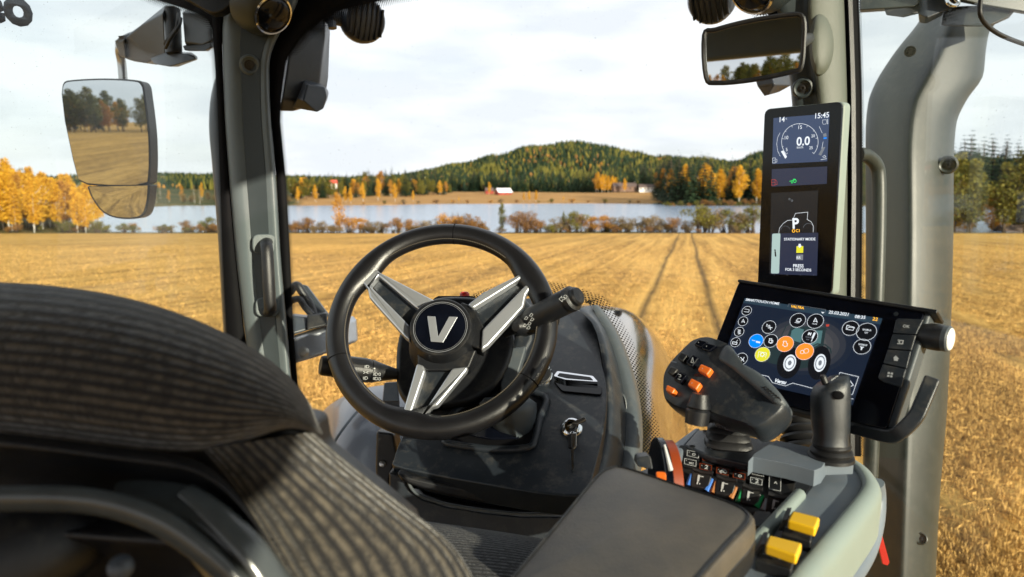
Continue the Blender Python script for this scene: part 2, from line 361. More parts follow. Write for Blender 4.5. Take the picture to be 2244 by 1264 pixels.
def gz(t,u):
    z=-.04*t
    if t<=118: return z
    k=u/t; ts=interp(SHORE,k); near=128+6*noise.noise(Vector((u*.03,0,0)))
    if k<-.57: near=128+sstep(-.57,-.64,k)*90
    z0=-4.72
    if t<ts:
        return z0-.25*sstep(118,near-5,t)-2.2*sstep(near-3,near+8,t)*(1-sstep(ts-10,ts+1,t))
    z=-4.9+(t-ts)*.028*(1-.4*sstep(500,800,t))
    z+=max(2,interp(HT,u*1500/t)*.88-14)*sstep(690,1500,t) if t>690 else 0
    z+=3*noise.noise(Vector((u*.01,t*.01,0)))*sstep(420,600,t)
    return z
def world(t,u,z=None): 
    p=G*t+RT*u; p.z=gz(t,u) if z is None else z; return p
def at_px(px,t): return world(t,(px-CX)/FPX*t*.99)
def land_mat():
    # stubble field
    m=bpy.data.materials.new('stubble_soil'); m.use_nodes=True; t=m.node_tree; b=t.nodes['Principled BSDF']; b.inputs['Roughness'].default_value=.95; b.inputs['Specular IOR Level'].default_value=.1
    co=nn(t,'ShaderNodeTexCoord'); sx=nn(t,'ShaderNodeSeparateXYZ'); t.links.new(co.outputs['Object'],sx.inputs[0])
    def noi(scale,vec,det=4):
        mp=nn(t,'ShaderNodeMapping'); mp.inputs['Scale'].default_value=scale; n=nn(t,'ShaderNodeTexNoise'); n.inputs['Scale'].default_value=1; n.inputs['Detail'].default_value=det; n.inputs['Roughness'].default_value=.6
        t.links.new(co.outputs['Object'],mp.inputs[0]); t.links.new(mp.outputs[0],n.inputs[0]); return n.outputs[0]
    def mth(op,a,b=None):
        n=nn(t,'ShaderNodeMath',operation=op); n.use_clamp=False
        for i,q in enumerate((a,b)):
            if q is None: continue
            if isinstance(q,(int,float)): n.inputs[i].default_value=q
            else: t.links.new(q,n.inputs[i])
        return n.outputs[0]
    fine=noi((9,9,9),0,6); row=noi((1.9,.02,1),0,5); swath=noi((.42,.012,1),0,2); big=noi((.03,.05,1),0,4); mid=noi((2.2,.9,1),0,5)
    s=mth('ADD',mth('MULTIPLY',fine,.38),mth('ADD',mth('MULTIPLY',row,.68),mth('ADD',mth('MULTIPLY',swath,.30),mth('ADD',mth('MULTIPLY',big,.20),mth('MULTIPLY',mth('SUBTRACT',mid,.5),.55)))))
    r=nn(t,'ShaderNodeValToRGB'); e=r.color_ramp.elements; e[0].position=.56; e[0].color=(.17,.095,.030,1); e[1].position=.90; e[1].color=(.66,.395,.11,1)
    q=e.new(.73); q.color=(.42,.24,.062,1)
    t.links.new(s,r.inputs[0])
    # wheel tracks pressed into the stubble
    wob=noi((.0001,.06,1),0,2)
    xx=mth('ADD',sx.outputs[0],mth('MULTIPLY',mth('SUBTRACT',wob,.5),.5))
    tot=None
    for x0,wd,st in ((-1.2,.19,1.0),(.76,.19,1.0),(-9.1,.25,.5),(-7.3,.25,.5),(6.6,.25,.5),(8.4,.25,.45),(-17,.4,.35),(-25,.4,.4),(-42,.6,.4),(-60,.8,.35),(19,.5,.5),(32,.5,.45)):
        d=mth('MULTIPLY',mth('ABSOLUTE',mth('SUBTRACT',xx,x0)),1/wd)
        k=mth('MULTIPLY',mth('MAXIMUM',mth('SUBTRACT',1,d),0),st); tot=k if tot is None else mth('MAXIMUM',tot,k)
    tot=mth('MULTIPLY',tot,mth('ADD',mth('MULTIPLY',noi((.8,.35,1),0,4),1.2),.35))
    mx_=nn(t,'ShaderNodeMixRGB'); t.links.new(tot,mx_.inputs[0]); t.links.new(r.outputs[0],mx_.inputs[1]); mx_.inputs[2].default_value=(.12,.075,.03,1)
    t.links.new(mx_.outputs[0],b.inputs['Base Color'])
    bp=nn(t,'ShaderNodeBump'); bp.inputs['Strength'].default_value=1; bp.inputs['Distance'].default_value=.12; t.links.new(mth('ADD',fine,row),bp.inputs['Height']); t.links.new(bp.outputs[0],b.inputs['Normal'])
    M['stubble_soil']=m
    for name,c1,c2,c3,scl in (('bank_grass',(.10,.085,.03),(.19,.12,.04),(.06,.07,.02),.25),('far_field',(.34,.19,.07),(.22,.14,.05),(.42,.25,.09),.04),('forest_floor',(.05,.06,.02),(.16,.10,.03),(.03,.045,.015),.02)):
        m=bpy.data.materials.new(name); m.use_nodes=True; t=m.node_tree; b=t.nodes['Principled BSDF']; b.inputs['Roughness'].default_value=1; b.inputs['Specular IOR Level'].default_value=.1
        co=nn(t,'ShaderNodeTexCoord'); mp=nn(t,'ShaderNodeMapping'); mp.inputs['Scale'].default_value=(scl,scl*2.5,scl); mp.inputs['Rotation'].default_value=(0,0,YAW)
        n=nn(t,'ShaderNodeTexNoise'); n.inputs['Scale'].default_value=1; n.inputs['Detail'].default_value=8; n.inputs['Roughness'].default_value=.65
        t.links.new(co.outputs['Object'],mp.inputs[0]); t.links.new(mp.outputs[0],n.inputs[0])
        r=nn(t,'ShaderNodeValToRGB'); e=r.color_ramp.elements; e[0].position=.35; e[0].color=c3+(1,); e[1].position=.68; e[1].color=c2+(1,); q=e.new(.5); q.color=c1+(1,)
        t.links.new(n.outputs[0],r.inputs[0]); t.links.new(r.outputs[0],b.inputs['Base Color']); M[name]=m
    m=bpy.data.materials.new('lake_water'); m.use_nodes=True; t=m.node_tree; b=t.nodes['Principled BSDF']
    b.inputs['Base Color'].default_value=(.26,.34,.46,1); b.inputs['Roughness'].default_value=.2; b.inputs['Specular IOR Level'].default_value=.75
    co=nn(t,'ShaderNodeTexCoord'); mp=nn(t,'ShaderNodeMapping'); mp.inputs['Rotation'].default_value=(0,0,-YAW); mp.inputs['Scale'].default_value=(.25,1.4,1)
    n=nn(t,'ShaderNodeTexNoise'); n.inputs['Scale'].default_value=1; n.inputs['Detail'].default_value=5; bp=nn(t,'ShaderNodeBump'); bp.inputs['Strength'].default_value=.4; bp.inputs['Distance'].default_value=.08
    t.links.new(co.outputs['Object'],mp.inputs[0]); t.links.new(mp.outputs[0],n.inputs[0]); t.links.new(n.outputs[0],bp.inputs['Height']); t.links.new(bp.outputs[0],b.inputs['Normal'])
    M['lake_water']=m
land_mat()
def build_land():
    ts=[-900,-500,-300,-200,-120,-60,-30,-10,0,10,20,40,60,80,100,110,118]+[118+1.5*i for i in range(1,22)]+[155,165,180,200,220,240,260,280,300]+[305+4*i for i in range(26)]+[420+20*i for i in range(10)]+[640+40*i for i in range(25)]+[1700,1900,2300,3000,4500]
    us=[]
    for i in range(-90,91): us.append(math.sinh(i/90*4.6)/math.sinh(4.6)*3200)
    mb=MB(); mb.smooth=True
    ids=[[mb.V(world(t,u)) for u in us] for t in ts]
    for i in range(len(ts)-1):
        t=(ts[i]+ts[i+1])/2
        for j in range(len(us)-1):
            u=(us[j]+us[j+1])/2; k=u/t if t>0 else 0
            s='stubble_soil' if t<118 else 'bank_grass' if t<300 else 'far_field' if t<640 and k<.21 and k>-.31 else 'bank_grass' if t<350 else 'forest_floor'
            mb.use(s); mb.face((ids[i][j],ids[i][j+1],ids[i+1][j+1],ids[i+1][j]))
    o=mb.build('ground',sharp=80); o['kind']='structure'; o['label']='golden stubble field sloping to the lake with wooded hills beyond'; o['category']='ground'
    mb=MB(); mb.use('lake_water'); mb.poly([world(120,-900,LAKE_Z),world(120,900,LAKE_Z),world(440,900,LAKE_Z),world(440,-900,LAKE_Z)])
    o=mb.build('lake_water'); o['kind']='structure'; o['label']='pale blue lake between the stubble field and the far shore'; o['category']='lake'
build_land()
# ---------------- stubble and straw lying on the field
def straw_mat(name,base,tip):
    m=bpy.data.materials.new(name); m.use_nodes=True; t=m.node_tree; b=t.nodes['Principled BSDF']; b.inputs['Roughness'].default_value=.7; b.inputs['Specular IOR Level'].default_value=.2
    g=nn(t,'ShaderNodeNewGeometry'); r=nn(t,'ShaderNodeValToRGB'); r.color_ramp.elements[0].color=base+(1,); r.color_ramp.elements[1].color=tip+(1,)
    t.links.new(g.outputs['Random Per Island'],r.inputs[0]); t.links.new(r.outputs[0],b.inputs['Base Color']); M[name]=m
straw_mat('straw',(.22,.125,.040),(.74,.46,.145))
def build_stubble():
    rnd=random.random; verts=[]; faces=[]
    def blade(x,y,h,lean,wd):
        t=x*G.x+y*G.y; z=-.04*t; a=rnd()*6.283; ca,sa=math.cos(a),math.sin(a); i=len(verts)
        lx,ly=random.uniform(-lean,lean)*h,random.uniform(-lean,lean)*h
        verts.extend(((x-ca*wd,y-sa*wd,z-.01),(x+ca*wd,y+sa*wd,z-.01),(x+lx+ca*wd*.6,y+ly+sa*wd*.6,z+h),(x+lx-ca*wd*.6,y+ly-sa*wd*.6,z+h))); faces.append((i,i+1,i+2,i+3))
    n=0
    while n<150000:
        px=random.uniform(-60,2300) if rnd()<.6 else random.choice((random.uniform(2050,2300),random.uniform(640,1700),random.uniform(-60,520)))
        v=rnd()**1.25; d=4.2+62*rnd()**1.9 if rnd()<.75 else random.uniform(4.2,16)
        r=ray(px,CY); hd=Vector((r.x,r.y)).normalized(); p=hd*(d/ (hd.x*G.x+hd.y*G.y))
        x=round(p.x/.17)*.17+random.gauss(0,.034); y=p.y+random.uniform(-.3,.3)
        if -1.5<x<.9 and y<5.2: continue
        if abs(x+1.2)<.24 or abs(x-.76)<.24:
            if rnd()<.93: continue
        if noise.noise(Vector((x*.9,y*.35,1)))+rnd()*.5<-.05: continue
        big=1+d*.02
        for k in range(2 if d<14 else 1):
            blade(x+random.gauss(0,.012),y+random.gauss(0,.02),random.uniform(.05,.125),.45,.0028*big*1.3); n+=1
        if rnd()<.30:   # loose straw
            t=x*G.x+y*G.y; z=-.04*t+random.uniform(.01,.07); a=rnd()*6.283; l=random.uniform(.06,.2); i=len(verts); w_=.003*big
            dx,dy=math.cos(a)*l,math.sin(a)*l; verts.extend(((x,y,z),(x+dx,y+dy,z+random.uniform(-.02,.04)),(x+dx,y+dy,z+w_*2),(x,y,z+w_*2))); faces.append((i,i+1,i+2,i+3))
    me=bpy.data.meshes.new('stubble'); me.from_pydata(verts,[],faces); me.materials.append(M['straw'])
    o=link(bpy.data.objects.new('stubble',me)); o['kind']='stuff'; o['label']='short golden cereal stubble and loose straw standing in rows'; o['category']='stubble'
build_stubble()
# ---------------- trees
def leaf_mat(name,a,b_,c=None):
    m=bpy.data.materials.new(name); m.use_nodes=True; t=m.node_tree; b=t.nodes['Principled BSDF']; b.inputs['Roughness'].default_value=.7; b.inputs['Specular IOR Level'].default_value=.2
    g=nn(t,'ShaderNodeNewGeometry'); oi=nn(t,'ShaderNodeObjectInfo'); ad=nn(t,'ShaderNodeMath',operation='MULTIPLY_ADD'); ad.inputs[1].default_value=.55; mu=nn(t,'ShaderNodeMath',operation='MULTIPLY'); mu.inputs[1].default_value=.45
    t.links.new(oi.outputs['Random'],mu.inputs[0]); t.links.new(g.outputs['Random Per Island'],ad.inputs[0]); t.links.new(mu.outputs[0],ad.inputs[2])
    r=nn(t,'ShaderNodeValToRGB'); r.color_ramp.elements[0].color=a+(1,); r.color_ramp.elements[1].color=b_+(1,)
    if c: q=r.color_ramp.elements.new(.5); q.color=c+(1,)
    t.links.new(ad.outputs[0],r.inputs[0]); t.links.new(r.outputs[0],b.inputs['Base Color'])
    tl=nn(t,'ShaderNodeBsdfTranslucent'); ms=nn(t,'ShaderNodeMixShader'); ms.inputs[0].default_value=.3; o=t.nodes['Material Output']
    t.links.new(r.outputs[0],tl.inputs[0]); t.links.new(b.outputs[0],ms.inputs[1]); t.links.new(tl.outputs[0],ms.inputs[2]); t.links.new(ms.outputs[0],o.inputs[0]); M[name]=m
leaf_mat('needles',(.010,.027,.014),(.034,.062,.026)); leaf_mat('pine_needles',(.03,.06,.02),(.10,.13,.03))
leaf_mat('gold_leaves',(.52,.27,.02),(.82,.50,.05)); leaf_mat('rust_leaves',(.17,.085,.03),(.40,.21,.06)); leaf_mat('olive_leaves',(.07,.09,.02),(.26,.22,.04)); leaf_mat('grey_twigs',(.12,.095,.045),(.32,.22,.095))
leaf_mat('orange_leaves',(.36,.16,.025),(.60,.32,.05))
mat('birch_bark',(.55,.53,.48),.8,var=.35,vscale=3); mat('spruce_bark',(.10,.07,.05),.9,var=.3,vscale=3)
def trunk_mb(h,r,bark,lean=.03,limbs=5,top=.8):
    mb=MB(); mb.use(bark); a=random.uniform(0,6.28); pts=[]; 
    for i in range(6):
        k=i/5; pts.append(Vector((math.cos(a)*lean*h*k*k+random.gauss(0,.006)*h*(i>0),math.sin(a)*lean*h*k*k,h*top*k-.15)))
    mb.tube(pts,[r*(1-.8*i/5) for i in range(6)],6)
    for i in range(limbs):
        k=random.uniform(.35,.95); p=pts[int(k*5)].lerp(pts[min(5,int(k*5)+1)],k*5%1); b=random.uniform(0,6.28); l=h*random.uniform(.10,.2)
        mb.tube([p,p+Vector((math.cos(b)*l*.5,math.sin(b)*l*.5,l*.45)),p+Vector((math.cos(b)*l*.8,math.sin(b)*l*.8,l*1.0))],[r*.35,r*.22,r*.08],4)
    return mb
def leafy(mb,c,rad,n,s,fl=1.0):
    for i in range(n):
        while True:
            v=Vector((random.uniform(-1,1),random.uniform(-1,1),random.uniform(-1,1)))
            if .25<v.length<1: break
        v*= .75+.25*random.random(); p=Vector(c)+Vector((v.x*rad[0],v.y*rad[1],v.z*rad[2]))
        a=Vector((random.gauss(0,1),random.gauss(0,1),random.gauss(0,.7))).normalized(); b=a.cross(Vector((random.gauss(0,1),random.gauss(0,1),random.gauss(0,1)))).normalized(); q=s*random.uniform(.6,1.4)
        mb.poly([p-a*q-b*q*.6*fl,p+a*q-b*q*.7*fl,p+a*q*.8+b*q*.6*fl,p-a*q*.9+b*q*.6*fl])
def crown_deciduous(h,w_,leaf,n=900,s=.17,z0=.22,pts=9,taper=.8):
    mb=MB(); mb.smooth=False; mb.use(leaf)
    for i in range(pts):
        k=z0+(1-z0)*(i+.5)/pts; e=math.sin(math.pi*min(1,(k-z0)/(1-z0)*.85+.12))**taper
        for j in range(2):
            a=random.uniform(0,6.28); d=w_*.30*e*random.random()
            leafy(mb,(math.cos(a)*d,math.sin(a)*d,h*k+random.uniform(-.04,.04)*h),(w_*.34*e+.15,w_*.34*e+.15,h*.10),n//(2*pts),s)
    return mb
def crown_spruce(h,w_,leaf='needles',tiers=17,z0=.08):
    mb=MB(); mb.smooth=False; mb.use(leaf)
    for i in range(tiers):
        k=i/(tiers-1); z=h*(z0+(1-z0)*k); r=w_*.5*(1-k)**.85+.12; n=max(5,int(11*(1-k)+4)); ph=random.random()*6
        for j in range(n):
            a=ph+6.283*j/n+random.uniform(-.25,.25); rr_=r*random.uniform(.7,1.15); d=Vector((math.cos(a),math.sin(a),0)); s_=Vector((-d.y,d.x,0)); dr=-rr_*random.uniform(.22,.5); wd=rr_*.26+.1
            o=Vector((0,0,z)); 
            for q in range(3):
                f0,f1=q/3,(q+1)/3; p0=o+d*rr_*f0+Vector((0,0,dr*f0*f0)); p1=o+d*rr_*f1+Vector((0,0,dr*f1*f1+ .02)); w0=wd*(1.05-f0*.8)*random.uniform(.7,1.2)
                mb.poly([p0-s_*w0,p1-s_*w0*.6-Vector((0,0,w0*.4)),p1+s_*w0*.6-Vector((0,0,w0*.5)),p0+s_*w0])
    return mb
PROTO={}
def proto(kind,h):
    key=kind
    if kind=='spruce': tr=trunk_mb(h,.012*h,'spruce_bark',.0,0,.93); cr_=crown_spruce(h,h*random.uniform(.27,.34))
    elif kind=='birch': tr=trunk_mb(h,.011*h,'birch_bark',.03,6); cr_=crown_deciduous(h,h*.34,'gold_leaves',2000,.0125*h)
    elif kind=='orange_birch': tr=trunk_mb(h,.011*h,'birch_bark',.03,6); cr_=crown_deciduous(h,h*.36,'orange_leaves',1600,.0125*h)
    elif kind=='bare_birch': tr=trunk_mb(h,.011*h,'birch_bark',.03,10); cr_=crown_deciduous(h,h*.36,'grey_twigs',420,.012*h)
    elif kind=='aspen': tr=trunk_mb(h,.011*h,'spruce_bark',.03,6); cr_=crown_deciduous(h,h*.45,'olive_leaves',1600,.014*h)
    elif kind=='pine':
        tr=trunk_mb(h,.013*h,'spruce_bark',.02,7); mb=MB(); mb.smooth=False; mb.use('pine_needles')
        for i in range(16):
            k=random.uniform(.38,1); a=random.uniform(0,6.28); d=h*.15*math.sin(math.pi*min(1,(k-.3)))*random.uniform(.3,1)+.1
            leafy(mb,(math.cos(a)*d,math.sin(a)*d,h*k*.97),(h*.085,h*.085,h*.05),60,.018*h,.5)
        cr_=mb
    else:
        lf,tw={'rust_bush':('rust_leaves',.5),'grey_bush':('grey_twigs',.5),'olive_bush':('olive_leaves',.5),'orange_bush':('orange_leaves',.5)}[kind]
        tr=MB(); tr.use('spruce_bark')
        for i in range(14):
            a=random.uniform(0,6.28); l=h*random.uniform(.5,.95); sp=random.uniform(.1,.45)*h; tr.tube([Vector((math.cos(a)*.1*h,math.sin(a)*.1*h,-.2)),Vector((math.cos(a)*sp*.5,math.sin(a)*sp*.5,l*.5)),Vector((math.cos(a)*sp,math.sin(a)*sp,l))],[.02*h,.012*h,.004*h],4)
        cr_=MB(); cr_.smooth=False; cr_.use(lf)
        for i in range(12):
            a=random.uniform(0,6.28); d=h*random.uniform(0,.42); leafy(cr_,(math.cos(a)*d,math.sin(a)*d,h*(random.uniform(.35,.85)-.35*d/h)),(h*.2,h*.2,h*.17),110,.019*h)
    return tr,cr_
def meshes(kind,h):
    tr,cr_=proto(kind,h); res=[]
    for nm,mb in (('trunk',tr),('crown',cr_)):
        me=bpy.data.meshes.new(kind+'_'+nm); me.from_pydata([tuple(v) for v in mb.v],[],mb.f)
        for mn in mb.mn: me.materials.append(M[mn])
        me.polygons.foreach_set('use_smooth',mb.sm); res.append(me)
    return res
VAR={}
def variant(kind):
    if kind not in VAR: VAR[kind]=[meshes(kind,10.0) for _ in range(3)]
    return random.choice(VAR[kind])
KN={'spruce':'spruce_tree','birch':'birch_tree','orange_birch':'birch_tree','bare_birch':'birch_tree','aspen':'aspen_tree','pine':'pine_tree','rust_bush':'bush','grey_bush':'bush','olive_bush':'bush','orange_bush':'bush'}
def tree(kind,pos,h,label,group,wide=1.0):
    tm,cm=variant(kind); r=link(bpy.data.objects.new(KN[kind],None)); r.location=pos; r.rotation_euler=(0,0,random.uniform(0,6.28)); r.scale=(h/10*wide,h/10*wide,h/10)
    r['label']=label; r['category']='bush' if 'bush' in kind else 'tree'; r['group']=group
    for nm,me in (('stem' if 'bush' in kind else 'trunk',tm),('foliage' if 'bush' in kind else 'crown',cm)):
        c=link(bpy.data.objects.new(nm,me)); c.parent=r
    return r
U=random.uniform
# golden birch wood on the left
for i in range(125):
    px=U(-190,212); k=max(0,(px+170)/375); t=U(126,170)-10*k
    top=370+ (px>0)*px*.22; h=(505-top)/FPX*t*U(.76,1.0)
    tree('birch' if random.random()<.85 else 'orange_birch',at_px(px,t),h,'golden birch of the wood on the left bank of the lake','birch wood at the left end of the lake',U(1.2,1.6))
for i in range(9):
    tree('bare_birch',at_px(U(-170,130),U(150,190)),U(12,15),'taller thin tree rising above the golden birches','taller trees above the birch wood')
for i in range(16):
    tree(random.choice(('olive_bush','olive_bush','rust_bush')),at_px(U(-100,300),U(119,125)),U(1.2,2.6),'low olive bush at the foot of the golden birch wood','bushes below the birch wood',1.3)
# bushes between field and lake
BU=[(355,'olive_bush',1.7),(405,'rust_bush',2.4),(432,'rust_bush',1.8),(455,'olive_bush',3.0),(645,'rust_bush',2.6),(668,'rust_bush',3.0),(700,'grey_bush',2.4),(765,'orange_bush',3.6),(790,'orange_bush',2.8),(812,'grey_bush',2.5),(838,'grey_bush',2.3),(868,'rust_bush',3.2),(893,'rust_bush',2.9),(930,'grey_bush',2.5),(950,'grey_bush',2.7),(985,'orange_bush',4.0),(1010,'rust_bush',4.1),(1032,'rust_bush',3.6),(1052,'grey_bush',2.4),(1135,'rust_bush',3.4),(1155,'rust_bush',4.2),(1180,'rust_bush',3.0),(1225,'grey_bush',3.0),(1258,'olive_bush',4.0),(1270,'rust_bush',3.7),(1300,'orange_bush',3.0),(1325,'orange_bush',3.2),(1350,'grey_bush',3.2),(1375,'grey_bush',2.8),(1405,'grey_bush',3.1),(1430,'grey_bush',3.4),(1452,'grey_bush',2.8),(1480,'rust_bush',3.0),(1510,'grey_bush',2.6),(1540,'olive_bush',5.2),(1556,'grey_bush',5.0),(1595,'olive_bush',4.6),(1620,'grey_bush',4.0),(1650,'olive_bush',5.0)]
cw={'olive_bush':'olive green','rust_bush':'rust brown','grey_bush':'bare grey','orange_bush':'bright orange'}
for px,kd,h in BU:
    tree(kd,at_px(px,U(120,124)),h*1.05,cw[kd]+' bush standing between the stubble field and the lake','bushes along the field edge',1.35)
for i in range(70):
    px=U(335,480) if i<16 else U(630,1690); kd=random.choice(('olive_bush','grey_bush','rust_bush','grey_bush'))
    tree(kd,at_px(px,U(119,127)),U(.8,1.9),'low '+cw[kd]+' undergrowth bush between the taller bushes at the lake','low bushes along the field edge',1.6)
tree('orange_birch',at_px(738,121),6.8,'slender reddish birch standing alone above the bushes, right of the left pillar','trees along the field edge')
tree('aspen',at_px(1100,122),5.0,'small dark green tree above the bushes, just behind the top of the steering wheel','trees along the field edge',.9)
tree('aspen',at_px(1235,123),3.6,'narrow dark sapling between grey bushes at the water','trees along the field edge',.6)
# right hand wood behind the exhaust stack
for i in range(46):
    px=U(2060,2420); t=U(122,150); kd=random.choice(('birch','orange_birch','aspen','aspen','aspen','birch'))
    h={'birch':9.5,'orange_birch':9,'pine':14.5,'aspen':14}[kd]*U(.85,1.15)
    tree(kd,at_px(px,t),h*.95,{'birch':'yellow birch','orange_birch':'orange birch','pine':'green pine','aspen':'olive aspen'}[kd]+' at the water behind the grey exhaust stack','trees at the right field edge',1.3)
for i in range(34):
    tree('spruce',at_px(U(2050,2420),U(340,420)),U(30,37),'dark spruce on the far bank seen right of the exhaust stack','spruces beyond the right field edge',2.1)
# far shore: left part
for i in range(46):
    px=U(300,470) if i<16 else U(470,640); kd=random.choice(('grey_bush','orange_birch','bare_birch','bare_birch','birch')); t=U(352,420)
    tree(kd,at_px(px,t),{'grey_bush':5}.get(kd,8.5)*U(.7,1.15),'small autumn tree on the far shore left of the pillar','far shore trees left of the pillar')
for i in range(95):
    px=U(620,1000); k=(px-620)/380; t=U(395,470)+k*120; kd=random.choice(('spruce','spruce','birch','orange_birch','aspen','aspen'))
    if px>935 and t<520: t+=90
    base=13 if px<800 else 17-6*sstep(880,1000,px)
    tree(kd,at_px(px,t),base*U(.75,1.15)*(1.12 if kd=='spruce' else .85),{'spruce':'dark spruce','birch':'yellow birch','orange_birch':'orange birch','aspen':'olive aspen'}[kd]+' of the mixed wood on the far shore','mixed wood on the far shore',U(1.1,1.8))
for px,t,h in ((652,372,8),(690,380,9),(757,365,8.5),(768,362,8),(795,385,10),(828,400,12),(865,392,10),(905,400,6),(1072,520,9),(1160,415,6),(1175,412,6.5),(1148,417,5),(1005,405,3),(1235,425,3)):
    tree('birch',at_px(px,t),h,'bright yellow birch standing alone near the far shore','single yellow birches on the far shore',1.1)
# the dark spruce belt behind the far field
for i in range(92):
    px=U(930,1475); t=U(625,700)+sstep(1300,1475,px)*-60; top=17+7*sstep(1200,1420,px)
    tree('spruce',at_px(px,t),top*U(.95,1.35),'dark spruce of the belt behind the far field','spruce belt behind the far field',1.7)
for i in range(13):
    px=random.choice((U(1255,1345),U(1300,1480))); tree(random.choice(('birch','birch','orange_birch')),at_px(px,U(570,615)),U(11,17),'golden birch near the farmhouses at the edge of the spruce belt','birches by the farmhouses',1.2)
for i in range(36):
    px=U(770,935) if i<26 else U(640,770); t=U(520,600)
    tree('spruce',at_px(px,t),U(13,20)*(.8 if i>=26 else 1),'dark spruce in the thick stand left of the far field','spruce stand left of the far field',1.8)
# tall wood on the headland at the right of the lake
for i in range(95):
    px=U(1452,1830) if i<70 else U(1440,1560); t=U(345,430)+60*sstep(1480,1450,px); kd='spruce' if random.random()<.72 else random.choice(('bare_birch','orange_birch','orange_birch','birch'))
    tree(kd,at_px(px,t),U(19,24)*(1.12 if kd=='spruce' else .82),{'spruce':'tall dark spruce','bare_birch':'thin half bare birch','orange_birch':'rusty birch','birch':'yellow birch'}[kd]+' of the wood on the headland','wood on the headland',1.5)
for px in range(1460,1670,16):
    tree(random.choice(('rust_bush','olive_bush')),at_px(px+U(-5,5),U(337,342)),U(3,5),'low bush at the foot of the headland wood','bushes below the headland wood',1.3)
for px in range(800,1450,38):
    tree(random.choice(('rust_bush','olive_bush','orange_bush','grey_bush')),at_px(px+U(-12,12),interp(SHORE,(px-CX)/FPX)+U(3,9)),U(1.5,3.2),'low bush on the waterline of the far field','bushes on the far waterline',1.6)
# wood behind the tractor, seen in the mirrors
for i in range(120):
    u=U(-140,-70) if i<85 else U(-170,120); t=-U(170,225); kd=random.choice(('aspen','aspen','birch','spruce','orange_birch','aspen'))
    tree(kd,world(t,u,-.04*t),U(6,8.5)*(1.25 if kd in('spruce','aspen') else 1),{'spruce':'dark spruce','pine':'green pine','birch':'golden birch','orange_birch':'orange birch','aspen':'olive aspen'}[kd]+' behind the tractor, seen in the mirrors','wood seen in the mirrors',1.5)
# forest on the hills: one mass
def hill_forest():
    rnd=random.Random(5); V_=[]; Fc=[]; mi=[]
    n=0
    while n<32000:
        t=700+1000*rnd.random()**.9 if rnd.random()<.92 else rnd.uniform(1500,2100); px=rnd.uniform(250,1720) if rnd.random()<.88 else rnd.choice((rnd.uniform(2050,2350),rnd.uniform(-120,250)))
        u=(px-CX)/FPX*t
        if t<720 and px<1000: continue
        z=gz(t,u); p=G*t+RT*u; pt=noise.noise(Vector((u*.012,t*.006,3.1))); pt2=noise.noise(Vector((u*.05,t*.03,9)))
        gold=(rnd.random()<(.02+.24*sstep(.22,.5,pt)+.10*sstep(.25,.55,pt2))*(1.8 if t<820 else 1)*(.55 if px<1500 and t<1000 else 1))
        h=(rnd.uniform(5,8.5) if gold else rnd.uniform(6,13))*(.8+.5*(noise.noise(Vector((u*.02,t*.02,5)))+.5)); w_=h*(.30 if gold else .20); i=len(V_); m_=rnd.choice((1,1,2)) if gold else (3 if rnd.random()<.28+.6*sstep(-.1,-.4,pt) else 0)
        ph=rnd.random()*6; s=6
        prof=((.12,.55),(.45,1.0),(.8,.75),(1.0,.05)) if gold else ((.05,1.0),(.4,.72),(.75,.34),(1.0,.0))
        for zz,rr_ in prof:
            for k in range(s):
                a=ph+6.283*k/s; q=w_*rr_*rnd.uniform(.75,1.2); V_.append((p.x+math.cos(a)*q,p.y+math.sin(a)*q,z+h*zz*rnd.uniform(.95,1.05)))
        for l in range(3):
            for k in range(s):
                k2=(k+1)%s; Fc.append((i+l*s+k,i+l*s+k2,i+(l+1)*s+k2,i+(l+1)*s+k)); mi.append(m_)
        n+=1
    me=bpy.data.meshes.new('hill_forest'); me.from_pydata(V_,[],Fc)
    for k in ('needles','rust_leaves','orange_leaves','olive_leaves'): me.materials.append(M[k])
    me.polygons.foreach_set('material_index',mi)
    o=link(bpy.data.objects.new('hill_forest',me)); o['kind']='stuff'; o['label']='green and orange forest covering the hills beyond the lake'; o['category']='forest'
hill_forest()
# ---------------- farm buildings
mat('house_white',(.75,.74,.70),.8); mat('roof_red',(.45,.07,.04),.8); mat('barn_red',(.28,.045,.03),.85); mat('roof_white',(.75,.76,.80),.5); mat('roof_brown',(.10,.07,.06),.8); mat('window_dark',(.03,.035,.04),.2,var=0); mat('wall_brown',(.16,.10,.07),.85)
def house(name,label,px,t,w_,d_,h,roof,wallm,roofm,rot=0,lift=0,win=3):
    p=at_px(px,t); p.z+=lift; g=thing(name,label,'building',p); c,s_=math.cos(YAW+rot),math.sin(YAW+rot); ux=Vector((c,s_,0)); uy=Vector((-s_,c,0)); uz=Vector((0,0,1))
    q=lambda a,b,z:p+ux*a+uy*b+uz*z
    mb=MB(); mb.use(wallm,False); mb.prism([q(-w_/2,-d_/2,-1),q(w_/2,-d_/2,-1),q(w_/2,d_/2,-1),q(-w_/2,d_/2,-1)],uz*(h+1))
    for s in (-1,1): mb.prism([q(s*w_/2,-d_/2,h),q(s*w_/2,d_/2,h),q(s*w_/2,0,h+roof)],ux*(-s*.2))
    mb.build('wall',g)
    mb=MB(); mb.use(roofm,False)
    for s in (-1,1): mb.prism([q(-w_/2-.4,s*(d_/2+.4),h-.3),q(w_/2+.4,s*(d_/2+.4),h-.3),q(w_/2+.4,0,h+roof+.1),q(-w_/2-.4,0,h+roof+.1)],uz*.25)
    mb.build('roof',g)
    for i in range(win):
        a=-w_/2+w_*(i+.5)/win; mb=MB(); mb.use('window_dark',False); mb.prism([q(a-.5,-d_/2-.05,h*.35),q(a+.5,-d_/2-.05,h*.35),q(a+.5,-d_/2-.05,h*.75),q(a-.5,-d_/2-.05,h*.75)],uy*-.05); mb.build('window',g)
    return g
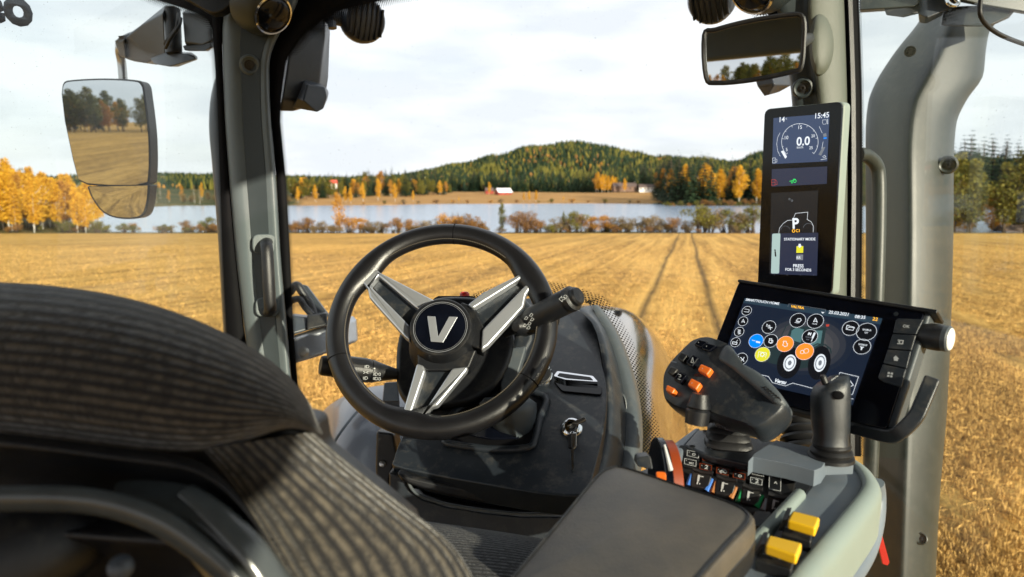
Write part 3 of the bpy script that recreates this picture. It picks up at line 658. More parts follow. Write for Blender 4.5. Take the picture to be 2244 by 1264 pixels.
house('farmhouse','white house with a red roof among the trees on the far left shore',729,455,5.6,4.5,2.9,1.9,'house_white','roof_red',.15,6.0,2)
house('barn','red barn with a large pale roof in the far field',1103,520,11,7,2.0,2.5,'barn_red','roof_white',.45,0,3)
house('shed','small dark red shed left of the pale roofed barn',1072,535,6,5,2.4,1.8,'barn_red','roof_brown',.2,0,1)
house('long_barn','long low brown barn below the spruce belt',1368,590,20,8,3.6,2.6,'wall_brown','roof_brown',.1,1.5,5)
house('villa','low white house at the edge of the spruce belt',1420,585,15,7,3.2,2.2,'house_white','roof_brown',-.1,1.0,5)
house('boathouse','dark brown boathouse at the water at the right field edge',2226,130,4,3,1.3,.7,'roof_brown','roof_brown',0,0,1)
# ================================================================ THE CAB
cab=thing('tractor_cab','grey and beige tractor cab interior with black edged windows round the driver seat','tractor cab',(-.42,1.0,1.45))
def prow(y,xs,ds): return [P(x,y,d) for x,d in zip(xs,ds)]
def it(T,y):
    for (a,*p),(b,*q) in zip(T,T[1:]):
        if y<=b:
            k=max(0,(y-a)/(b-a)); return [m+(n-m)*k for m,n in zip(p,q)]
    return list(T[-1][1:])
YS=[-60,-30,0,15,30,58,80,100,133,170,210,266,330,399,480,560,640,720,780,860,960]
# left front pillar  (y: outer left of black seal, body left, left facet, groove left, groove right, right facet, body right, black right)
LP=[(-60,452,520,532,548,640,655,665,800),(0,462,500,515,534,618,640,655,760),(30,466,490,505,528,610,630,641,705),(58,468,487,503,526,600,612,622,672),(100,470,487,505,525,580,590,600,640),(133,473,488,508,526,572,582,590,624),
    (210,478,491,511,529,572,583,591,614),(266,480,493,513,530,574,586,594,612),(399,485,503,523,540,585,597,606,625),(560,490,517,539,552,592,606,615,634),(720,498,535,557,570,607,620,629,641),(860,506,555,577,590,620,632,641,652),(960,512,570,590,602,628,640,648,658)]
D0=1.70
mb=MB(); mb.use('pillar_grey'); rows=[]
for y in YS:
    a=it(LP,y); rows.append([P(a[1],y,D0+.09),P(a[1],y,D0+.015),P(a[1]+4,y,D0),P(a[2],y,D0-.012),P(a[3],y,D0-.004),P((a[3]+a[4])/2,y,D0+.0),P(a[4],y,D0-.004),P(a[5],y,D0-.014),P(a[6]-2,y,D0-.004),P(a[6],y,D0+.012),P(a[6],y,D0+.09)])
mb.grid(rows); fp=mb.build('front_pillar',cab,sub=1,label='grey front pillar left of the steering wheel'); 
# darker channel down the middle of the pillar
mb=MB(); mb.use('pillar_dark'); rows=[]
for y in YS:
    a=it(LP,y); rows.append([P(a[3]-1,y,D0-.001),P(a[3]+2,y,D0-.0065),P((a[3]+a[4])/2,y,D0-.0055),P(a[4]-2,y,D0-.0065),P(a[4]+1,y,D0-.001)])
mb.grid(rows); mb.build('channel',fp)
def strip(name,par,T,ia,ib,d,m,ys=YS,thick=.006):
    mb=MB(); mb.use(m); rows=[]
    for y in ys:
        a=it(T,y); rows.append([P(a[ia],y,d),P(a[ib],y,d)])
    mb.grid(rows); return mb.build(name,par,solid=thick)
def dots_strip(name,par,edge,inner,d,m,w_=.02,cm=None):
    """edge: list of pixel points of solid side, inner: matching clear-side points"""
    mb=MB(); mb.use(m); n=len(edge); s=[0]; E=[P(*e,d) for e in edge]; I=[P(*e,d) for e in inner]
    for i in range(1,n): s.append(s[-1]+(E[i]-E[i-1]).length)
    W=[(a-b).length for a,b in zip(E,I)]
    rows=[[E[i],I[i]] for i in range(n)]
    mb.grid(rows,uv={'dots':lambda i,j:(s[i],W[i]*j),'fade':lambda i,j:(0.0,float(j))}); return mb.build(name,par)
ws=thing('windscreen','wide curved windscreen with black dotted edge between the two front pillars','windscreen',(-.42,1.85,2.2))
sg=thing('side_window','left side window with black dotted edge left of the grey pillar','side window',(-1.25,.8,2.4))
strip('edge_seal',ws,LP,6,7,D0+.03,'black_matte')
strip('edge_seal',sg,LP,0,1,D0+.03,'black_matte')
e=[];i_=[]
for y in YS[1:]:
    a=it(LP,y); e.append((a[7]-1,y)); i_.append((a[7]+(26 if y<100 else 14 if y<180 else 9),y+(26 if y<60 else 5 if y<133 else 0)))
dots_strip('dotted_edge',ws,e,i_,D0+.031,'frit_fine')
e=[];i_=[]
for y in YS:
    if y<40: continue
    a=it(LP,y); e.append((a[0]+1,y)); i_.append((a[0]-(18 if y<120 else 11),y+(12 if y<100 else 0)))
dots_strip('dotted_edge',sg,e,i_,D0+.031,'frit_fine')
# black arches at the top corners
def polyslab(par,name,pts,d,m,th=.006,off=Vector((0,0,0)),bev=0,label=None):
    mb=MB(); mb.use(m); q=[P(x,y,d) for x,y in pts]; mb.prism(q,F*th); return mb.build(name,par,bevel=bev,label=label)
arch=spl([(611,200),(616,150),(640,105),(680,60),(740,22),(820,2),(900,-14),(1040,-30)],4)
polyslab(ws,'top_border',[tuple(p) for p in arch]+[(1040,-90),(600,-90),(590,60),(592,200)],D0+.034,'black_matte')
dots_strip('dotted_border',ws,[tuple(p) for p in arch],[(p[0]+9+ (7 if p[1]<100 else 0),p[1]+(16 if p[1]<110 else 4)) for p in arch],D0+.033,'frit_fine')
arch2=spl([(300,-20),(345,-2),(400,15),(445,34),(462,52),(468,90)],4)
polyslab(sg,'top_border',[tuple(p) for p in arch2]+[(500,100),(520,-60),(280,-60)],D0+.036,'black_matte')
dots_strip('dotted_border',sg,[tuple(p) for p in arch2],[(p[0]-8,p[1]+14) for p in arch2],D0+.035,'frit_fine')
# dark roof lining corner above
polyslab(cab,'roof_corner',[tuple(p) for p in spl([(345,-40),(420,5),(470,28),(510,5),(540,-40)],5)],D0-.05,'black_plastic',.03,bev=.006)
# bolt in left pillar
def bolt(par,px,py,d,r,m='pillar_grey'):
    c=P(px,py,d); ax=(CAM-c).normalized(); mb=MB(); mb.use(m)
    mb.lathe(c,ax,[(r*1.3,-.004),(r*1.25,.001),(r*1.05,.003),(r*.85,.0),(r*.75,-.006),(r*.1,-.008)],24); mb.use('black_plastic'); mb.lathe(c,ax,[(r*.74,-.005),(r*.6,-.0035),(r*.38,-.0035),(r*.36,-.001),(r*.2,-.0005),(r*.18,-.003),(0,-.003)],20)
    return mb.build('bolt',par,sharp=30)
bolt(fp,547,142,D0-.013,.019,'pillar_grey')
# chrome ringed air nozzle / speaker at the pillar head
c=P(596,30,D0-.06); ax=(P(680,140,D0-.5)-c).normalized()
ax=(CAM-c).normalized()*.55+RT*.62-UP*.55; ax.normalize()
mb=MB(); mb.use('pillar_dark'); mb.lathe(c-ax*.03,ax,[(.075,-.03),(.070,0),(.058,.022),(.050,.034),(.046,.036)],36); mb.use('chrome'); mb.lathe(c-ax*.03,ax,[(.0475,.0335),(.0485,.0375),(.044,.039),(.042,.036)],36)
mb.use('black_gloss'); mb.lathe(c-ax*.03,ax,[(.0425,.034),(.040,.040),(.030,.046),(.015,.050),(0,.051)],32); mb.build('air_nozzle',cab,sharp=30,label='chrome ringed air nozzle at the head of the left pillar')
# grab handle on left pillar
h=thing('grab_handle','short dark grab handle bolted on the left front pillar','handle',P(588,600,D0-.03))
mb=MB(); mb.use('pillar_grey')
for (x,y) in ((580,537),(587,676)):
    mb=MB(); mb.use('pillar_grey'); q=Pl(P(x,y,D0-.006),CAM-P(x,y,D0)); mb.prism(rr(q,[(x-27,y-24),(x+25,y-24),(x+25,y+18),(x-27,y+18)],.018,5,.012),-q.n*.016); mb.build('mount',h,bevel=.003)
mb=MB(); mb.use('black_plastic'); mb.tube(spl([P(585,530,D0-.012),P(583,534,D0-.045),P(585,548,D0-.058),P(588,600,D0-.062),P(591,655,D0-.058),P(592,678,D0-.048),P(586,684,D0-.012)],5),.0115,14,1.25); mb.build('grip',h)
# right front pillar
RP=[(-60,1655,1740,1772,1835,1850,1879),(0,1690,1750,1771,1838,1851,1881),(25,1703,1752,1771,1840,1852,1882),(80,1716,1758,1776,1842,1854,1884),(177,1731,1768,1788,1845,1857,1887),(223,1736,1772,1794,1847,1858,1888),(400,1742,1778,1799,1845,1859,1889),(640,1752,1785,1806,1842,1857,1887),(800,1756,1790,1810,1842,1856,1886),(1000,1760,1795,1815,1842,1856,1886)]
D1=1.50
mb=MB(); mb.use('pillar_beige'); rows=[]; rd=[]
YR=[-60,0,25,50,80,120,177,223,300,400,500,640,720,800,900,1000]
for y in YR:
    a=it(RP,y); rows.append([P(a[2]-2,y,D1+.012),P(a[2],y,D1-.003),P(a[2]+6,y,D1-.010),P((a[2]+a[3])/2,y,D1-.012),P(a[3],y,D1-.006),P(a[4],y,D1+.006),P(a[4],y,D1+.07)])
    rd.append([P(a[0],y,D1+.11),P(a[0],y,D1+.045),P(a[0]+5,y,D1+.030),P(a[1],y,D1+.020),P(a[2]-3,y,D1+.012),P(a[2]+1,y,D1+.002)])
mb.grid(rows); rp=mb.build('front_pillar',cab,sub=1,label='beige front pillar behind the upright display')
mb=MB(); mb.use('pillar_dark'); mb.grid(rd); mb.build('pillar_shaded_flank',rp,sub=1)  # left side of the pillar, its shade put into a darker colour
bolt(rp,1759,193,D1+.014,.017,'pillar_dark')
# oval bulge on the pillar
mb=MB(); mb.use('pillar_beige'); ring_=[]
cen=P(1792,95,D1-.012)
for k,(s,dz) in enumerate(((1,.006),(.93,-.004),(.7,-.013),(.35,-.017),(.02,-.018))):
    ring_.append([P(1795+(33 if math.cos(a)>0 else 22)*s*math.cos(a),98+70*s*math.sin(a),D1-.012+dz) for a in [6.283*i/28 for i in range(28)]])
mb.loft(ring_); mb.build('bulge',rp)
strip('edge_seal',ws,RP,4,5,D1+.03,'black_matte',YR)
dw=thing('door_window','tall right door window with black dotted edge in front of the exhaust stack','door window',(.75,.9,2.2))
mb=MB(); mb.use('black_plastic'); rows=[]
for y in YR:
    a=it(RP,y); rows.append([P(a[4]+6,y,D1+.02),P(a[4]+8,y,D1+.012),P(a[4]+17,y,D1+.012),P(a[4]+18,y,D1+.02)])
mb.grid(rows); mb.build('rubber_seal',dw)
e=[];i_=[]
for y in YR:
    a=it(RP,y); e.append((a[5]-1,y)); i_.append((a[5]+7,y))
dots_strip('dotted_edge',dw,e,i_,D1+.028,'frit_fine')
# the head of the right pillar: second chrome nozzle
c=P(1650,-18,D1-.04); ax=((CAM-c).normalized()*.5-RT*.55-UP*.65).normalized()
mb=MB(); mb.use('pillar_dark'); mb.lathe(c-ax*.03,ax,[(.075,-.03),(.070,0),(.058,.022),(.050,.034),(.046,.036)],36); mb.use('chrome'); mb.lathe(c-ax*.03,ax,[(.0475,.0335),(.0485,.0375),(.044,.039),(.042,.036)],36)
mb.use('black_gloss'); mb.lathe(c-ax*.03,ax,[(.0425,.034),(.030,.046),(0,.051)],32); mb.build('air_nozzle',cab,sharp=30,label='chrome ringed air nozzle above the inside mirror')
polyslab(ws,'top_border',[tuple(p) for p in spl([(1560,-30),(1625,0),(1665,18),(1692,36),(1712,70),(1722,120)],4)]+[(1760,120),(1760,-60),(1560,-60)],D1+.06,'black_matte')
dots_strip('dotted_border',ws,[(1655,14),(1690,38),(1700,60)],[(1648,40),(1668,60),(1675,80)],D1+.06,'frit_coarse')
# glazing: windscreen between the pillars, left side, right door, rear
def pane(par,name,pts,m,th=.005):
    mb=MB(); mb.use(m); a=[Vector(p) for p in pts]; n=(a[1]-a[0]).cross(a[2]-a[0]).normalized(); mb.prism(a,n*th); return mb.build(name,par)
TLc=P(590,-60,D0+.04); BLc=P(655,1000,D0+.04); TRc=P(1730,-60,D1+.09); BRc=P(1780,1010,D1+.09)
mb=MB(); mb.use('windscreen_glass'); rows=[]
for j in range(6):
    v=j/5; row=[]
    for i in range(9):
        k=i/8; p=TLc.lerp(TRc,k).lerp(BLc.lerp(BRc,k),v); p+=Vector((0,.14*math.sin(math.pi*k),0)); row.append(p)
    rows.append(row)
mb.grid(rows); mb.build('pane',ws,label='clear curved windscreen pane')
def H(px,py,d): return P(px,py,d)
a0=P(470,-60,D0+.04); a1=P(508,1000,D0+.04); pane(sg,'pane',[a0,a1,Vector((-1.28,-.35,a1.z)),Vector((-1.22,-.35,a0.z))],'door_glass')
b0=P(1885,-60,D1+.03); b1=P(1885,1300,D1+.03); pane(dw,'pane',[b0,b1,Vector((.62,-.35,b1.z)),Vector((.58,-.35,b0.z))],'door_glass')
# roof, rear frame, floor: what the mirrors see and what shades the cab
ZR=3.38
mb=MB(); mb.use('black_plastic'); mb.prism([Vector((-1.22,-.80,ZR)),Vector((.62,-.80,ZR)),Vector((.62,1.45,ZR)),Vector((-1.22,1.45,ZR))],Vector((0,0,.16)))
mb.build('roof_lining',cab,bevel=.02)
mb=MB(); mb.use('pillar_grey'); mb.prism([Vector((-1.20,-.84,3.08)),Vector((.60,-.84,3.08)),Vector((.60,-.74,3.08)),Vector((-1.20,-.74,3.08))],Vector((0,0,.34))); mb.build('rear_header',cab,bevel=.02)
mb=MB(); mb.use('pillar_grey'); mb.prism([Vector((.60,-.78,1.3)),Vector((.60,-.50,1.3)),Vector((.60,-.46,2.74)),Vector((.60,-.20,2.90)),Vector((.60,-.18,3.40)),Vector((.60,-.78,3.40))],Vector((.05,0,0))); mb.build('rear_pillar',cab,bevel=.015)  # unseen right pillar panel, widened and notched to cast shade on the upper seat
for x,y in ((-1.22,-.80),(-1.24,-.02)):
    mb=MB(); mb.use('black_plastic'); mb.tube([Vector((x,y,1.3)),Vector((x,y,2.2)),Vector((x,y,3.40))],.045,10,1.3); mb.build('rear_pillar',cab)
for x in (-1.21,.61):
    mb=MB(); mb.use('black_plastic'); mb.box((x,.33,3.36),Vector((.03,0,0)),Vector((0,1.12,0)),Vector((0,0,.05))); mb.build('roof_rail',cab,bevel=.01)
mb=MB(); mb.use('black_matte'); mb.box((-.32,.35,1.40),Vector((.95,0,0)),Vector((0,1.15,0)),Vector((0,0,.04))); mb.build('floor_mat',cab,bevel=.01)
mb=MB(); mb.use('grey_plastic'); mb.box((-.32,-.80,1.75),Vector((.9,0,0)),Vector((0,.04,0)),Vector((0,0,.36))); mb.build('rear_panel',cab,bevel=.02)
# ================================================================ lettering on the side window
tx=thing('window_lettering','dark grey letters stuck on the side window, cut off by the top left corner','lettering',P(30,20,1.6))
q=Pl(P(30,20,1.62),Vector((1,-.35,0)))
mb=MB(); mb.use('outer_grey'); mb.text(q,'eo',(-46,41),(76,56),0,bold=.045,hs=1.12); mb.build('letters',tx,solid=.0006)
# ================================================================ outside mirror, left
mr=thing('outside_mirror','large outside rear mirror with wide angle glass hanging left of the cab','mirror',P(240,300,2.02))
rv=ray(240,300).normalized(); refl=Vector((-.28,-.96,.014)).normalized(); n=(refl-rv).normalized()
q=Pl(P(240,300,2.02),n)
out=spl([(133,205),(138,180),(160,174),(225,171),(290,174),(311,182),(318,215),(327,290),(329,360),(326,402)],5)
out2=[tuple(p) for p in out]+[(300,409),(240,409),(190,405),(170,396),(158,350),(140,265)]
mb=MB(); mb.use('black_plastic'); mb.prism([q.at(x,y) for x,y in out2],-q.n*.05); mb.build('housing',mr,bevel=.006)
def shrink(pts,cx,cy,k): return [(cx+(x-cx)*k,cy+(y-cy)*k) for x,y in pts]
mb=MB(); mb.use('mirror_glass',False); mb.poly([q.at(x,y,.0012) for x,y in shrink(out2,235,292,.965)]); mb.build('main_glass',mr)
lo=[tuple(p) for p in spl([(190,407),(200,432),(222,462),(250,476),(290,479),(315,470),(325,440),(328,404)],5)]
mb=MB(); mb.use('black_plastic'); mb.prism([q.at(x,y+1) for x,y in lo],-q.n*.045); mb.build('lower_housing',mr,bevel=.005)
# convex wide angle glass, tilted down
n2=(n+Vector((.03,0,-.085))).normalized(); mb=MB(); mb.use('mirror_glass'); q2=Pl(q.at(262,440,.004),n2); c0=q.at(262,440,.002); rows=[]
lo2=shrink(lo,262,438,.93)
cen=[q.at(262,438,.012)]
rr_=[]
for s in (1,.8,.6,.4,.2,.02):
    rr_.append([q2.at(262+(x-262)*s,438+(y-438)*s,.0012+.004*(1-s*s)) for x,y in lo2])
mb.loft(rr_,False); mb.build('wide_angle_glass',mr)
mb=MB(); mb.use('steel'); mb.tube(spl([P(270,176,2.06),P(267,140,2.06),P(262,110,2.04),P(268,98,2.0),P(290,92,1.98)],5),.0125,14); mb.build('tube_arm',mr)
# arm housing
def arm(px0,px1):
    pass
ma=thing('mirror_arm','dark grey moulded mirror arm with a cable outside the top left window','mirror arm',P(350,90,1.95))
def hexl(name,par,secs,m,bev=.004,sub=0):
    mb=MB(); mb.use(m); mb.loft([[P(*p) for p in s] for s in secs]); return mb.build(name,par,bevel=bev,sub=sub)
hexl('arm_shell',ma,[[(256,92,1.98),(262,82,1.96),(277,75,1.99),(280,78,2.06),(276,126,2.06),(262,120,2.0)],
    [(275,82,1.94),(285,72,1.96),(300,66,2.0),(306,70,2.08),(296,135,2.07),(278,129,1.98)],
    [(312,52,1.88),(330,40,1.90),(350,34,1.95),(356,40,2.05),(345,142,2.05),(318,138,1.94)],
    [(357,28,1.80),(364,10,1.83),(385,12,1.9),(388,20,2.0),(378,128,2.0),(362,122,1.86)]],'outer_grey',.006)
hexl('end_collar',ma,[[(255,92,1.965),(262,80,1.945),(279,72,1.975),(282,78,2.06),(280,130,2.06),(262,122,1.99)],[(271,86,1.935),(282,74,1.945),(292,68,1.98),(298,72,2.07),(292,134,2.06),(276,128,1.97)]],'outer_grey',.006)
mb=MB(); mb.use('black_plastic'); mb.tube([P(378,20,1.83),P(382,118,1.83)],.020,16); mb.build('pivot_post',ma)
hexl('mount_block',ma,[[(399,26,1.78),(404,92,1.78),(409,104,1.80),(409,20,1.84)],[(440,30,1.76),(444,98,1.76),(446,106,1.8),(446,22,1.84)],[(462,40,1.74),(466,88,1.74),(466,98,1.8),(462,30,1.84)]],'outer_grey',.004)
hexl('lower_bracket',ma,[[(328,128,1.90),(338,140,1.88),(345,140,1.99),(332,126,2.0)],[(362,115,1.84),(372,146,1.82),(392,146,1.92),(372,114,1.95)],[(410,118,1.80),(414,134,1.79),(432,131,1.86),(420,114,1.88)],[(428,124,1.79),(430,130,1.79),(434,128,1.83),(431,122,1.83)]],'outer_grey',.004)
hexl('hinge_plate',ma,[[(400,100,1.79),(404,110,1.78),(412,112,1.85),(408,98,1.86)],[(448,96,1.76),(448,112,1.75),(458,112,1.82),(460,92,1.84)],[(462,92,1.74),(464,104,1.74),(472,100,1.8),(468,88,1.8)]],'black_plastic',.003)
mb=MB(); mb.use('rubber')
mb.tube(spl([P(391,30,1.80),P(389,48,1.78),P(385,64,1.78),P(366,88,1.79),P(361,96,1.80)],6),.0045,8); mb.tube(spl([P(396,40,1.79),P(392,58,1.77),P(372,86,1.77),P(363,105,1.79)],6),.0045,8); mb.build('cable',ma)
# outer door post beside the left seal
mb=MB(); mb.use('outer_grey'); rows=[]
for y,x0,x1 in ((165,474,484),(200,462,486),(250,457,490),(300,458,492),(330,462,494),(400,468,496),(520,478,505),(640,484,512),(760,492,520),(900,500,530)):
    rows.append([P(x0,y,D0+.2),P(x0,y,D0+.11),P(x0+5,y,D0+.085),P(x1,y,D0+.075),P(x1+14,y,D0+.10)])
mb.grid(rows); mb.build('outer_post',cab,sub=1,label='dark outer post behind the left pillar')
# ================================================================ parts hanging outside the windscreen
def lamp(px,py,d,r,ax,label):
    g=thing('work_lamp',label,'work lamp',P(px,py,d),'ribbed work lamps outside the windscreen'); c=P(px,py,d); ax=ax.normalized()
    x=(UP-ax*UP.dot(ax)).normalized(); y=ax.cross(x)
    mb=MB(); mb.use('outer_grey'); mb.lathe(c,ax,[(r*.98,-.05),(r*1.02,-.03),(r*1.0,-.005),(r*.9,.006),(r*.55,.014),(0,.016)],32); mb.build('housing',g)
    mb=MB(); mb.use('black_plastic')
    for k in range(7):
        a=-.72+.24*k; hh=math.sqrt(max(0,1-a*a))*.88; o=c+y*(a*r)
        mb.box(o+ax*.010,y*(r*.045),x*(r*hh),ax*.009)
    mb.build('rib',g,bevel=.0015)
    mb=MB(); mb.use('black_gloss'); mb.lathe(c-ax*.051,-ax,[(r*.95,0),(r*.9,.004),(0,.006)],28); mb.build('lens',g)
    return g
g=lamp(800,45,1.95,.062,(CAM-P(800,45,1.95)).normalized()+RT*.35,'ribbed round work lamp left, beside the dotted windscreen corner')
mb=MB(); mb.use('outer_grey'); mb.tube(spl([P(720,34,1.92),P(745,40,1.95),P(770,44,1.98)],4),.022,12); mb.tube([P(727,48,1.9),P(729,62,1.9)],.012,10); mb.build('bracket',g)
lamp(1557,2,1.75,.060,(CAM-P(1557,2,1.8)).normalized()-RT*.25-UP*.3,'ribbed round work lamp right, cut off by the top edge above the inside mirror')
rh=thing('roof_intake','grey outside roof corner housing seen through the windscreen beside the left pillar','housing',P(670,130,1.95))
hexl('shell',rh,[[(640,-10,1.85),(640,-10,2.0),(716,-20,2.05),(722,0,2.0),(712,20,1.92)],[(640,60,1.85),(636,60,2.0),(718,60,2.08),(723,70,2.0),(712,80,1.92)],[(628,150,1.86),(622,150,2.0),(712,160,2.08),(719,170,2.0),(700,180,1.92)],[(618,215,1.87),(612,210,2.0),(700,205,2.05),(712,215,2.0),(690,225,1.92)],[(612,243,1.9),(612,235,1.98),(650,236,2.02),(662,238,1.98),(640,244,1.93)]],'outer_grey',.006)
hexl('lamp_box',rh,[[(666,178,1.85),(674,184,1.84),(712,190,1.88),(718,196,1.93),(700,178,1.96),(672,172,1.93)],[(652,214,1.86),(664,220,1.83),(716,212,1.87),(721,205,1.93),(700,200,1.98),(660,205,1.95)],[(640,236,1.88),(696,246,1.85),(708,240,1.88),(718,218,1.92),(690,215,1.97),(650,225,1.95)]],'outer_grey',.004)
rl=thing('outside_lamp','small dark outside lamp hanging behind the inside mirror','lamp',P(1690,180,1.8))
hexl('shell',rl,[[(1652,165,1.80),(1690,160,1.76),(1735,158,1.8),(1735,150,1.9),(1660,150,1.9)],[(1660,190,1.80),(1697,185,1.75),(1735,186,1.8),(1735,170,1.9),(1665,170,1.88)],[(1676,212,1.82),(1682,208,1.79),(1704,203,1.80),(1704,196,1.84),(1680,200,1.86)]],'outer_grey',.004)
# ================================================================ inside mirror
im=thing('inside_mirror','inside rear view mirror with thick black frame on the right front pillar','mirror',P(1652,108,1.18))
rv=ray(1652,108).normalized(); refl=Vector((-.34,-.93,.078)).normalized(); n=(refl-rv).normalized(); 
q=Pl(P(1652,108,1.18),n)
co=[(1541,76),(1566,64),(1640,45),(1730,31),(1762,38),(1763,100),(1757,148),(1738,158),(1650,176),(1570,183),(1545,170)]
mb=MB(); mb.use('black_plastic'); o1=[tuple(p) for p in spl(co,4,True)]; mb.prism([q.at(x,y) for x,y in o1],-q.n*.022); mb.build('housing',im,bevel=.004)
mb=MB(); mb.use('black_plastic'); oo=[q.at(x,y,.003) for x,y in shrink(o1,1652,108,.98)]
mb.tube(oo,.0042,8,closed=True); mb.build('rim',im)
mb=MB(); mb.use('mirror_glass',False); mb.poly([q.at(x,y,.001) for x,y in shrink(o1,1652,107,.935)]); mb.build('glass',im)
mb=MB(); mb.use('black_plastic'); mb.tube([P(1742,95,1.22),P(1760,90,1.32),P(1772,84,1.47)],.012,12); mb.build('stalk',im)
# ================================================================ upright display on the right pillar
dpn=Vector((-.628,-.778,-.015)); dp0=P(1678,240,1.38)
q=Pl(dp0,dpn)
dd=thing('upright_display','tall black instrument display mounted upright on the right front pillar','display',q.at(1755,430))
cor=[(1676,240),(1846,222),(1822,645),(1660,640)]
mb=MB(); mb.use('console_light'); 
mb.prism(rr(q,[(1673,238),(1848,221),(1823,650),(1657,645)],.012,5,-.004),-q.n*.026); mb.build('housing',dd,bevel=.005)
mb=MB(); mb.use('black_gloss'); mb.prism(rr(q,cor,.013,6,.001),-q.n*.006); mb.build('glass_front',dd,bevel=.001)
def dpix(x,y): return (1640+x/2.873,200+y/2.873)      # pixels of the enlarged view
mb=MB(); mb.smooth=False
D=lambda *a:[dpix(x,y) for x,y in a]
mb.quad(q,D((158,168),(512,140),(497,440),(150,458)),.0016,'s_slate'); mb.quad(q,D((148,490),(497,472),(494,582),(146,600)),.0016,'s_slate2')
mb.quad(q,D((144,640),(440,624),(420,1150),(130,1150)),.0016,'s_dark')
o=.0020
mb.text(q,'14',dpix(200,194),dpix(232,191),o,'s_white',.01); mb.text(q,'°C',dpix(234,178),dpix(247,177),o)
mb.text(q,'15:45',dpix(424,171),dpix(511,163),o,None,.01)
mb.ring(q,*dpix(328,318),.0140*1.0,.0006,o,40,a0=-42,a1=222) if False else None
def arc(cx,cy,r,a0,a1,wd,m,n=30,sx=1.0):
    mb.line(q,[dpix(cx+r*sx*math.cos(R(a)),cy-r*math.sin(R(a))) for a in [a0+(a1-a0)*i/n for i in range(n+1)]],wd,o,m)
arc(328,318,115,-40,222,.0007,'s_white')
for k in range(11):
    a=R(222-262*k/10); c,s=math.cos(a),math.sin(a); r0=103 if k%2==0 else 108
    mb.line(q,[dpix(328+r0*c,318-r0*s),dpix(328+114*c,318-114*s)],.0006,o)
for s,x,y in (('5',241,377),('10',233,303),('15',319,238),('20',400,290),('25',387,365)): mb.text(q,s,dpix(x,y),dpix(x+(10 if s=='5' else 22),y-2),o+.0002,'s_white',.0)
mb.text(q,'0.0',dpix(306,342),dpix(390,336),o,'s_white',.02); mb.text(q,'km/h',dpix(309,360),dpix(348,358),o)
mb.line(q,D((202,262),(188,290),(182,330),(188,375),(204,408)),.0006,o); mb.line(q,D((450,222),(468,262)),.0006,o); mb.line(q,D((474,318),(466,360)),.0006,o)
mb.quad(q,D((470,268),(490,262),(493,284),(472,286)),o,'s_grey'); mb.quad(q,D((473,290),(493,288),(493,298),(473,300)),o,'s_blue'); mb.quad(q,D((467,352),(485,350),(458,405),(441,398)),o,'s_grey')
mb.quad(q,D((205,378),(220,372),(243,412),(232,424)),o,'s_white')
mb.line(q,D((156,450),(156,420),(173,419),(173,450),(156,451)),.0006,o,'s_white'); mb.line(q,D((157,434),(173,433)),.0005,o); mb.line(q,D((175,424),(183,430),(183,446),(176,446)),.0005,o)
mb.line(q,D((472,180),(496,179),(496,200),(488,207),(474,207),(470,196),(472,180)),.0005,o); mb.line(q,D((503,176),(503,205)),.0009,o); mb.line(q,D((460,430),(496,424)),.0007,o); mb.line(q,D((470,412),(484,402),(492,414),(474,416)),.0006,o)
mb.line(q,D((150,590),(150,556),(172,555),(172,590),(150,591)),.0007,o,'s_red'); mb.line(q,D((151,573),(172,572)),.0006,o); mb.line(q,D((174,560),(184,566),(184,586),(176,588)),.0006,o)
mb.ring(q,*dpix(296,565),.0028,.0011,o,16,'s_green'); mb.ring(q,*dpix(278,573),.0015,.0009,o,12); mb.line(q,D((264,566),(282,562),(290,552),(300,554)),.0011,o)
mb.line(q,D((195,890),(200,860),(222,832),(250,812),(282,810)),.0007,o,'s_white'); mb.line(q,D((284,808),(300,768),(378,760),(374,806),(400,822),(412,845),(412,885)),.0007,o)
mb.ring(q,*dpix(236,880),.0105,.0004,o,20,'s_grey',a0=20,a1=170); mb.ring(q,*dpix(382,868),.0115,.0005,o,20,'s_grey',a0=0,a1=170)
mb.text(q,'P',dpix(283,862),dpix(324,860),o+.0003,'s_white',.03); mb.ring(q,*dpix(288,878),.0028,.0012,o,16,'s_amber'); mb.text(q,'C1',dpix(302,886),dpix(326,885),o,'s_amber',.02)
mb.ring(q,*dpix(262,678),.0016,.0008,o,12,'s_grey'); mb.ring(q,*dpix(278,688),.0016,.0008,o,12)
mb.quad(q,D((146,895),(440,890),(432,1160),(140,1150)),.0018,'s_slate2')
mb.cur='s_paper'; mb.poly(rr(q,D((154,896),(206,893),(197,1146),(146,1146)),.003,4,.0021))
mb.text(q,'i',dpix(171,1038),dpix(181,1037),.0024,'s_dark',.03)
mb.text(q,'STATIONARY MODE',dpix(229,938),dpix(426,937),.0024,'s_white',.02); mb.text(q,'PRESS',dpix(286,1107),dpix(352,1108),.0024,None,.02); mb.text(q,'FOR 3 SECONDS',dpix(237,1128),dpix(400,1133),.0024,None,.02)
mb.quad(q,D((303,975),(346,974),(345,1016),(302,1017)),.0024,'s_yellow'); mb.quad(q,D((316,960),(330,960),(330,972),(337,972),(323,986),(310,972),(316,972)),.0027,'s_white'); mb.quad(q,D((303,1028),(345,1027),(344,1062),(301,1062)),.0024,'s_grey'); mb.text(q,'RR',dpix(309,1055),dpix(335,1054),.0027,'s_white',.01)
for x in (168,248,332,416): mb.disc(q,*dpix(x,1155),.0006,.0024,8,'s_grey')
mb.build('screen_graphics',dd)
